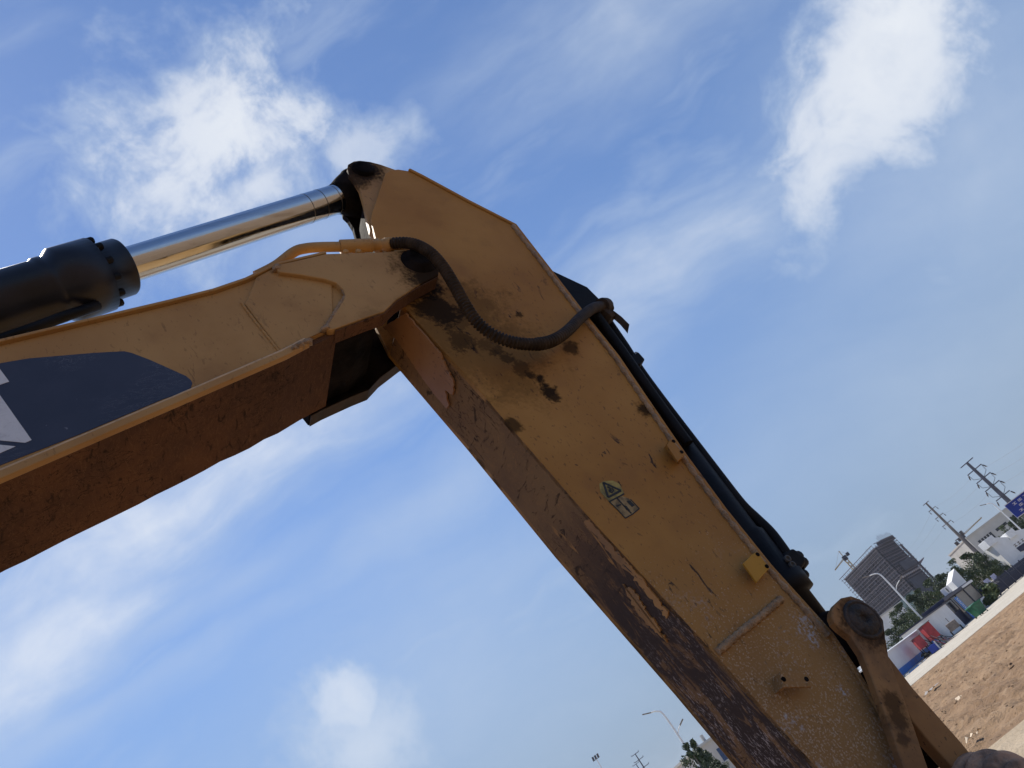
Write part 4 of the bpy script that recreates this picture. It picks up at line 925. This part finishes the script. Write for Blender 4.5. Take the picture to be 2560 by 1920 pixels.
# tower cranes
M_CRANE = simple('crane_yellow', (.46, .34, .14), .6, 0, .1, .5)
def crane(px_top, px_jib, px_tail, dist, label, base_z, px_apex=None):
    p = sight(*px_top, dist); e = empty('tower_crane', (p.x, p.y, 0)); tag(e, label, 'crane')
    w = 1.5; b = MB()
    for sx in (-1, 1):
        for sy in (-1, 1): b.bar((sx * w / 2, sy * w / 2, 0), (sx * w / 2, sy * w / 2, p.z), .28)
    z = base_z
    while z < p.z - 2:
        for sy in (-1, 1): b.bar((-w / 2, sy * w / 2, z), (w / 2, sy * w / 2, z + 1.8), .18); b.bar((w / 2, sy * w / 2, z), (-w / 2, sy * w / 2, z + 1.8), .18)
        z += 2.2
    b.build('mast', M_CRANE, e)
    o3 = Vector((0, 0, p.z)); j = sight(*px_jib, dist) - Vector((p.x, p.y, 0)); k = sight(*px_tail, dist) - Vector((p.x, p.y, 0))
    b = MB(); d = (j - o3); s = Vector((0, 0, .7)); b.bar(o3, j, .3); b.bar(o3 + s, j + s * .3, .22)
    nn = 12
    for i in range(nn):
        q0, q1 = o3 + d * i / nn, o3 + d * (i + .5) / nn + s; q2 = o3 + d * (i + 1) / nn; b.bar(q0, q1, .14); b.bar(q1, q2, .14)
    b.build('jib', M_CRANE, e)
    b = MB(); b.bar(o3, k, .8, .5); b.build('counter_jib', M_CRANE, e)
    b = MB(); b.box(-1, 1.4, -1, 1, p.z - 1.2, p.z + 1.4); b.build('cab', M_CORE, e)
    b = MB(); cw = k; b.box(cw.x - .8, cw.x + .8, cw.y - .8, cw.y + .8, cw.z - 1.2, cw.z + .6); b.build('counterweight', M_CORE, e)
    if px_apex:
        q = sight(*px_apex, dist) - Vector((p.x, p.y, 0)); b = MB(); b.bar(o3, q, .4); b.bar(q, j, .08); b.bar(q, k, .08); b.build('a_frame', M_CRANE, e)
crane((2112, 1396), (2088, 1426), (2118, 1384), 480, 'yellow tower crane with dropped jib behind the scaffolded tower block', 10, (2097, 1378))
crane((2405, 1342), (2455, 1294), (2398, 1348), 520, 'faint yellow tower crane with long jib behind the utility pole', 5)

# ------------------------------------------------------------------ poles, wires, street lamps
M_POLE = simple('weathered_concrete_pole', (.17, .155, .15), .8, 0, .15, 1)
M_POLED = simple('dark_galvanised_steel', (.10, .10, .125), .55, .3, .15, 1)
M_INS = simple('insulator', (.06, .05, .05), .3)
def cross(b, x, z, L, t=.16): b.bar((-L / 2 + x, 0, z), (L / 2 + x, 0, z), t)
p1 = sight(2315, 1258, 200); e1 = empty('utility_pole', (p1.x, p1.y, 0), R(-30)); tag(e1, 'tall tapering grey concrete utility pole with short cross arms', 'utility pole', 'power line poles')
b = MB(); b.tube([(0, 0, 0), (0, 0, p1.z)], [.55, .20], 16); b.build('shaft', M_POLE, e1)
p2 = sight(2417, 1157, 170); e2 = empty('utility_pole', (p2.x, p2.y, 0), R(-30)); tag(e2, 'thick dark steel utility pole with braced arms by the blue sign', 'utility pole', 'power line poles')
b = MB(); b.tube([(0, 0, 0), (0, 0, p2.z)], [.62, .26], 16); b.build('shaft', M_POLED, e2)
for e, dist, ys, mt_i in ((e1, 200, [(2315, 1258, 1.6), (2330, 1273, 2.0), (2347, 1291, 2.2), (2365, 1310, 2.4)], M_POLE), (e2, 170, [(2417, 1157, 2.9), (2434, 1176, 3.2), (2456, 1197, 3.2), (2478, 1217, 3.2), (2505, 1241, 3.0)], M_POLED)):
    for i, (x, y, L) in enumerate(ys):
        z = sight(x, y, dist).z; b = MB(); cross(b, 0, z, L, .17 if e is e2 else .15); o = b.build('cross_arm', mt_i, e)
        if i:
            for k in (-1, 1):
                b = MB(); xx = k * (L / 2 - .05)
                if e is e2:
                    b.lathe((xx, 0, z - .05), (xx + k * .5, .3, z - 1.3), [(0, .03), (.2, .03), (.22, .12), (.9, .12), (.92, .03), (1.1, .03)], 8)
                else: b.lathe((xx, 0, z), (xx + .1, .1, z - 1.0), [(0, .03), (.3, .03), (.32, .08), (.75, .08), (.8, .03)], 8)
                b.build('insulator', M_INS, o)
        if e is e2 and 0 < i < 4:
            zn = sight(*ys[i + 1][:2], dist).z
            for k in (-1, 1):
                b = MB(); b.tube([(k * L * .48, 0, z), (k * L * .45, 0, z - (z - zn) * .62), (k * .3, 0, zn + .1)], .045, 6); b.build('jumper_brace', M_POLED, e)
# equipment low on the concrete pole
z = sight(2410, 1335, 200).z
b = MB(); b.bar((-1.4, 0, z), (1.2, 0, z), .18); b.box(-1.9, -1.2, -.3, .3, z - 1.0, z - .2); b.box(.5, 1.1, -.35, .35, z + .1, z + .9); b.build('switch_gear', M_INS, e1)
b = MB(); b.tube([(.45, -.3, z), (.55, -.35, z * .6), (.5, -.4, 2)], .10, 6); b.build('cable_riser', M_POLED, e1)
# wires between and beyond the poles
M_WIRE = simple('conductor', (.26, .29, .34), .6)
def wire(a, c, sag, label, r=.016):
    pts = [a.lerp(c, i / 20) - Vector((0, 0, sag * 4 * (i / 20) * (1 - i / 20))) for i in range(21)]
    b = MB(); b.tube(pts, r, 5); tag(b.build('power_line', M_WIRE), label, 'power line', 'wires along the pole line')
lab = ['topmost', 'second', 'third', 'lowest']
far_end = [sight(2130, 1478, 420), sight(2140, 1490, 420), sight(2150, 1500, 420), sight(2160, 1510, 420)]
A1 = [sight(2333, 1270, 200), sight(2350, 1290, 200), sight(2362, 1318, 200)]; A2 = [sight(2440, 1180, 170), sight(2460, 1200, 170), sight(2482, 1222, 170)]
F1 = [sight(2255, 1392, 330), sight(2262, 1400, 330), sight(2278, 1402, 330)]
R2 = [sight(2700, 1000, 150), sight(2720, 1020, 150), sight(2740, 1040, 150)]
for i in range(3):
    wire(A1[i], A2[i], .6, '%s wire strung between the concrete pole and the steel pole' % lab[i])
    wire(A1[i], F1[i], .8, '%s wire running from the concrete pole toward the tower block' % lab[i])
    wire(A2[i], R2[i], .6, '%s wire leaving the steel pole over the white building' % lab[i])
def lamp(tip, apex, mid, base_px, dist, label, small=None, head_dark=False):
    P = sight(*mid, dist); e = empty('street_lamp', (P.x, P.y, 0)); tag(e, label, 'street lamp', 'street lamps along the road')
    o = Vector((P.x, P.y, 0)); q = [sight(*p, dist) - o for p in (mid, apex, tip)]; 
    b = MB(); pts = spline([Vector((0, 0, 0)), Vector((0, 0, q[0].z * .6)), Vector((0, 0, q[0].z)), q[1], q[2]], 6); b.tube(pts, [.13 - .07 * i / (len(pts) - 1) for i in range(len(pts))], 8); b.build('pole', M_ALU, e)
    d = (q[2] - q[1]).normalized(); b = MB(); b.bar(q[2] - d * .1, q[2] + d * .8, .22, .10); b.build('lamp_head', M_GREYBOX, e, .02)
    if small:
        r = [sight(*p, dist) - o for p in small]; b = MB(); b.tube(spline([Vector((0, 0, r[0].z))] + r[1:], 6), .045, 8); b.build('side_arm', M_ALU, e)
        d = (r[-1] - r[-2]).normalized(); b = MB(); b.bar(r[-1] - d * .1, r[-1] + d * .55, .24, .12); b.build('side_lamp_head', M_GREYBOX, e, .02)
lamp((2172, 1440), (2193, 1434), (2212, 1447), None, 107, 'white street lamp with curved arm in front of the scaffolded tower', [(2243, 1476), (2242, 1463), (2250, 1449)])
lamp((2464, 1261), (2478, 1258), (2494, 1270), None, 140, 'white street lamp with curved arm in front of the pale building')
lamp((1626, 1782), (1643, 1778), (1662, 1790), None, 82, 'white street lamp with curved arm and small side lamp beyond the stick', [(1698, 1835), (1697, 1820), (1701, 1811)])
# floodlight mast and far masts, low beyond the stick
p = sight(1491, 1898, 150); e = empty('floodlight_mast', (p.x, p.y, 0)); tag(e, 'thin pale mast carrying a cluster of dark floodlights', 'floodlight')
b = MB(); b.tube([(0, 0, 0), (0, 0, p.z)], [.14, .07], 8); b.build('mast', M_ALU, e)
b = MB(); b.bar((-.7, 0, p.z), (.7, 0, p.z), .08); b.build('cross_bar', M_POLED, e)
for k in (-1, 0, 1):
    b = MB(); b.bar((k * .5, 0, p.z + .05), (k * .5 + .12, -.1, p.z + .65), .34, .16); b.build('floodlight', M_POLED, e)
for i, (x, y, dist, ws, lab) in enumerate(((1588, 1885, 210, ((0, 1.3), (1.5, 1.6), (3.4, 1.9), (5.6, 2.1)), 'taller thin dark pole with cross arms beyond the stick'), (1590, 1910, 260, ((0, 1.4), (1.9, 1.8), (4.0, 2.0)), 'shorter thin dark pole with cross arms beyond the stick'))):
    p = sight(x, y, dist); e = empty('utility_pole', (p.x, p.y, 0), R(5)); tag(e, lab, 'utility pole', 'power line poles')
    b = MB(); b.tube([(0, 0, 0), (0, 0, p.z)], [.35, .11], 10); b.build('shaft', M_POLED, e)
    for dz, L in ws:
        b = MB(); cross(b, 0, p.z - dz, L * 1.6, .13)
        for k in (-1, 1): b.bar((k * L * .8, 0, p.z - dz), (k * L * .8, 0, p.z - dz + .3), .10)
        b.build('cross_arm', M_POLED, e)

# ------------------------------------------------------------------ buildings
M_PALE = simple('pale_render', (.43, .425, .41), .8, 0, .06, .3)
FB = Frame(sight(2416, 1347, 235), R(86))
bd_ = FB.empty('long_building'); tag(bd_, 'long pale grey building with strip windows behind the gate wall', 'building')
x0, zt = FB.at(2416, 1347); x1 = x0 + 60
b = MB(); b.box(x0, x1, 0, 18, 0, zt); b.build('wall', M_PALE, bd_)
b = MB(); b.box(x0 - .15, x1, -.25, 18, zt, zt + .35); b.build('parapet', M_PALE, bd_)
def win(pts, n, name='window'):
    p = FB.poly(pts, -.1); xa, xb = min(q[0] for q in p), max(q[0] for q in p); za, zb = min(q[1] for q in p), max(q[1] for q in p)
    return xa, xb, za, zb
wz1 = FB.at(2452, 1341)[1]; wz0 = FB.at(2461, 1366)[1]
zA, zB = zt - 2.0, zt - 4.3
wx = x0 + 1.6
while wx < x1 - 4:
    w = 4.2
    if abs(wx - (x0 + 1.6)) > 5 and abs(wx - (x0 + 1.6)) < 7.6:
        b = MB(); b.box(wx, wx + 3.4, -.06, .05, zA - .9, zA - .2); b.build('window', M_DGLASS, bd_); wx += 4.6; continue
    b = MB(); b.box(wx, wx + w, -.06, .05, zB, zA); o = b.build('window', M_DGLASS, bd_)
    f = MB()
    for k in range(1, 5): f.box(wx + w * k / 5 - .1, wx + w * k / 5 + .1, -.14, -.065, zB, zA)
    f.build('mullion', M_PALE, o)
    b = MB(); b.box(wx - .2, wx + w + .2, -.5, -.002, zB - .5, zB - .12); b.build('sill', M_PALE, o)
    b = MB(); b.box(wx, wx + w, -.05, .05, zB - 3.4, zB - 1.0); b.build('window', M_DGLASS, bd_)
    wx += w + 1.3
# small building beyond the stick at the bottom
FC = Frame(sight(1790, 1862, 120), R(60))
sb = FC.empty('small_building'); tag(sb, 'pale building with blue window behind the dark trees under the stick', 'building')
sx, sz = FC.at(1788, 1842); 
b = MB(); b.box(sx - 3.5, sx + 26, 0, 9, 0, sz); b.build('wall', simple('cream_render', (.48, .45, .42), .8, 0, .06, .4), sb)
b = MB(); b.box(sx - 3.8, sx + 26, -.3, 9, sz, sz + .3); b.build('parapet', M_PALE, sb)
for k in range(5):
    a = sx - 1.0 + k * 5; b = MB(); b.box(a, a + 2.6, -.05, .05, sz - 3.0, sz - 1.3); o = b.build('window', simple('blue_glass', (.03, .06, .14), .2), sb)
    f = MB(); f.box(a - .15, a + 2.75, -.2, -.002, sz - 3.3, sz - 3.02); f.build('sill', M_PALE, o)
    b = MB(); b.box(a, a + 2.6, -.05, .05, sz - 6.4, sz - 4.6); b.build('window', M_DGLASS, sb)
for k in range(10):
    b = MB(); b.box(sx - 3 + k * 1.4, sx - 2.6 + k * 1.4, .4, .7, sz + .3, sz + .9 + .3 * (k % 3)); b.build('roof_fitting', M_PALE, sb)
# low white shed behind the trees
FS = Frame(sight(2220, 1590, 150), R(70)); sh = FS.empty('white_shed'); tag(sh, 'low white shed glimpsed between the link arm and the trees', 'shed')
a = FS.at(2216, 1532)
b = MB(); b.box(a[0] - 8, a[0] + 3.2, 0, 5, 0, a[1]); b.build('wall', M_WHITE, sh); b = MB(); b.box(a[0] - 8.2, a[0] + 3.4, -.3, 5.2, a[1], a[1] + .2); b.build('roof', M_PALE, sh)

# blue road sign
FR = Frame(sight(2535, 1250, 60), R(88)); rs = FR.empty('road_sign'); tag(rs, 'deep blue road sign with white lettering before the steel pole', 'sign')
q = FR.at(2516, 1268); q2 = FR.at(2548, 1290); bz1 = q[1] + .15; bz0 = q2[1] - .05
b = MB(); b.box(q[0], q[0] + 4.2, 0, .06, bz0, bz1); b.build('sign_board', M_BLUED, rs)
b = MB(); b.box(q[0] - .02, q[0] + 4.22, -.012, -.002, bz1 - .04, bz1); b.box(q[0] - .02, q[0] + 4.22, -.012, -.002, bz0, bz0 + .04); b.build('sign_border', M_WHITE, rs)
hh = bz1 - bz0; rnd = random.Random(8)
for r_ in range(3):
    for k in range(8):
        cx_ = q[0] + .55 + (.25 if r_ == 1 else 0) + k * .42; cz = bz1 - hh * (.25 + .25 * r_); w = .13; h2 = hh * .075
        b = MB(); b.box(cx_ - w, cx_ + w, -.012, -.002, cz + h2 * .6, cz + h2 * .95); b.box(cx_ - w, cx_ + w, -.012, -.002, cz - h2 * .95, cz - h2 * .6); b.box(cx_ - .03, cx_ + .03, -.012, -.002, cz - h2 * .55, cz + h2 * .55)
        if (k + r_) % 2: b.box(cx_ - w, cx_ - w + .04, -.012, -.002, cz - h2 * .5, cz + h2 * .5)
        if (k * 3 + r_) % 4: b.box(cx_ + .05, cx_ + w, -.012, -.002, cz - h2 * .15, cz + h2 * .15)
        b.build('character', M_WHITE2, rs)
for x in (q[0] + .6, q[0] + 3.6):
    b = MB(); b.tube([(x, .14, 0), (x, .14, bz1 - .1)], .06, 8); b.build('post', M_ALU, rs)

# ------------------------------------------------------------------ trees
def leaf_mat(name, a, c):
    T = mat(name); info = T.n('ShaderNodeObjectInfo').outputs['Random']; nz = T.noise(T.obj, .9, 3)
    col = T.mix(T.smooth(nz, .35, .65), a, c)
    T.put(T.bsdf.inputs['Base Color'], col); T.bsdf.inputs['Roughness'].default_value = .6
    T.bsdf.inputs['Subsurface Weight'].default_value = 0.0
    return T.mat
M_LEAF = [leaf_mat('dark_leaves', (.026, .046, .014), (.062, .095, .028)), leaf_mat('deep_leaves', (.022, .040, .015), (.052, .082, .03)), leaf_mat('bright_leaves', (.075, .105, .03), (.12, .15, .05))]
M_BARK = simple('grey_bark', (.16, .14, .115), .9, 0, .25, 6, .3)
def make_tree(seed, hgt, rx, crown0, leaves, leaf, mt, conifer=False, limbs=7):
    r = random.Random(seed); tr = MB()
    tr.tube([(0, 0, 0), (r.uniform(-.1, .1), r.uniform(-.1, .1), hgt * .45), (r.uniform(-.2, .2), r.uniform(-.2, .2), hgt * .9)], [hgt * .022, hgt * .016, hgt * .005], 7)
    cr = MB(); clumps = []
    for i in range(limbs):
        a = 2 * math.pi * i / limbs + r.uniform(-.4, .4); z0 = hgt * (crown0 + (.85 - crown0) * r.random() * .8)
        k = rx * (1 - .55 * max(0, (z0 / hgt - crown0)) / (1 - crown0)) * r.uniform(.55, .9)
        end = Vector((math.cos(a) * k, math.sin(a) * k, z0 + hgt * r.uniform(.05, .16))); tr.tube([(0, 0, z0 * .92), tuple(end * .5 + Vector((0, 0, z0 * .48))), tuple(end)], [hgt * .009, hgt * .006, hgt * .002], 5)
        clumps.append((end, rx * r.uniform(.28, .5)))
    for i in range(limbs * 2):
        t = r.random(); zz = hgt * (crown0 + (1 - crown0) * t); k = rx * (1.05 - t) ** .6 * math.sqrt(r.random()) if not conifer else rx * (1.02 - t) * math.sqrt(r.random()); a = r.uniform(0, 6.28)
        clumps.append((Vector((math.cos(a) * k, math.sin(a) * k, zz)), rx * r.uniform(.2, .42) * (1 - .4 * t)))
    for i in range(leaves):
        c, R_ = clumps[r.randrange(len(clumps))]
        d = Vector((r.gauss(0, 1), r.gauss(0, 1), r.gauss(0, .8))); d = d.normalized() * R_ * r.random() ** .45
        p = c + d
        if p.z > hgt * 1.02: p.z = hgt * 1.02
        s = leaf * r.uniform(.5, 1.2); n1 = Vector((r.gauss(0, 1), r.gauss(0, 1), r.gauss(0, 1))).normalized(); t1 = n1.orthogonal().normalized(); t2 = n1.cross(t1)
        el = 1.0 if not conifer else 2.2
        cr.add([p - t1 * s * .5, p + t2 * s * .32 * el ** .5, p + t1 * s * .5 * el, p - t2 * s * .32], [(0, 1, 2, 3)])
    return tr, cr
protos = {}
def tree(kind, px, dist, label, name='street_tree', sc=None):
    P = sight(*px, dist); 
    if kind not in protos:
        spec = {'a': (1, 8, 3.0, .28, 5200, .27, M_LEAF[0]), 'b': (2, 8, 2.5, .22, 5000, .26, M_LEAF[1]), 'c': (3, 8, 3.4, .32, 5600, .28, M_LEAF[0]), 'p': (4, 8, 1.9, .12, 4200, .26, M_LEAF[1], True), 'q': (5, 8, 2.2, .10, 4200, .26, M_LEAF[0], True)}[kind]
        tr, cr = make_tree(*spec); e = empty(name); tr.build('trunk', M_BARK, e); cr.build('crown', spec[6], e); protos[kind] = e; first = True
    else:
        e = copy_tree(protos[kind]); first = False
    e.location = (P.x, P.y, 0); k = P.z / 8.0; e.scale = (k * (sc or 1), k * (sc or 1), k); e.rotation_euler = (0, 0, random.uniform(0, 6.28))
    tag(e, label, 'tree', 'trees behind the wall line' if px[0] > 2000 else 'trees below the street lamp')
tree('a', (2372, 1408), 122, 'tallest dark tree rising behind the white monument', sc=1.1)
tree('b', (2345, 1438), 118, 'dark tree left of the monument with ragged top')
tree('c', (2318, 1452), 121, 'broad dark tree between the tower block and the monument')
tree('a', (2296, 1474), 116, 'dark tree whose crown meets the lower storeys of the tower block')
tree('b', (2272, 1490), 112, 'dark tree just right of the curved street lamp foot')
tree('c', (2248, 1512), 110, 'low dark tree left of the curved street lamp foot')
tree('a', (2236, 1530), 106, 'small dark tree nearest the link arm, beside the white shed', sc=1.1)
tree('b', (2220, 1575), 100, 'lowest dark shrub-like tree at the edge of the link arm', sc=1.5)
tree('c', (2405, 1392), 126, 'dark tree right of the monument below the utility pole')
tree('b', (2430, 1384), 130, 'dark tree behind the foot of the concrete utility pole')
tree('a', (2452, 1396), 124, 'dark tree just in front of the pale building corner')
tree('c', (2478, 1388), 138, 'dark tree behind the edge of the gate wall')
tree('a', (2498, 1322), 158, 'dark tree in front of the strip windows', sc=.9)
tree('b', (2524, 1300), 160, 'dark tree below the blue road sign')
tree('c', (2552, 1276), 165, 'dark tree at the picture edge under the road sign')
tree('p', (1713, 1862), 78, 'bushy pine below the street lamp with needle tufts against the sky', 'pine_tree', .95)
tree('q', (1728, 1852), 84, 'pine directly behind the street lamp pole', 'pine_tree', .8)
tree('p', (1745, 1872), 80, 'pine right of the street lamp pole', 'pine_tree', .8)
tree('q', (1762, 1878), 88, 'narrow pine in front of the pale building', 'pine_tree', .7)
tree('b', (1785, 1905), 74, 'round green tree at the stick edge under the pale building', sc=1.2)
def bush(px, dist, label, r):
    P = sight(*px, dist); rr = random.Random(int(px[0])); b = MB(); h_ = max(.8, P.z)
    st = MB(); 
    for i in range(6): a = rr.uniform(0, 6.28); st.tube([(0, 0, 0), (math.cos(a) * r * .5, math.sin(a) * r * .5, h_ * .7)], [.04, .015], 5)
    for i in range(1400):
        d = Vector((rr.gauss(0, 1), rr.gauss(0, 1), rr.gauss(0, 1))).normalized() * rr.random() ** .4; p = Vector((d.x * r, d.y * r, h_ * .52 + d.z * h_ * .48)); s = .22 * rr.uniform(.6, 1.2)
        n1 = Vector((rr.gauss(0, 1), rr.gauss(0, 1), rr.gauss(0, 1))).normalized(); t1 = n1.orthogonal().normalized(); t2 = n1.cross(t1); b.add([p - t1 * s, p + t2 * s * .6, p + t1 * s, p - t2 * s * .6], [(0, 1, 2, 3)])
    e = empty('leafy_bush', (P.x, P.y, 0)); tag(e, label, 'bush', 'bushes at the fence'); st.build('stems', M_BARK, e); b.build('foliage', M_LEAF[2], e)
bush((2452, 1466), 104, 'taller bright green bush between booth and fence', 1.3)
bush((2470, 1492), 99.5, 'lower bright green bush in front of the fence end', .8)

# ------------------------------------------------------------------ thin summer haze
T = mat('summer_haze'); T.nt.nodes.clear()
vo = T.n('ShaderNodeVolumePrincipled', {'Color': (.80, .88, 1.0), 'Density': .00011, 'Anisotropy': .2})
T.n('ShaderNodeOutputMaterial', {'Volume': vo.outputs[0]})
b = MB(); b.box(-2500, 2500, -2500, 2500, -1.0, 60); o = b.build('haze', T.mat); o['kind'] = 'stuff'; o['label'] = 'thin summer haze over the far buildings'
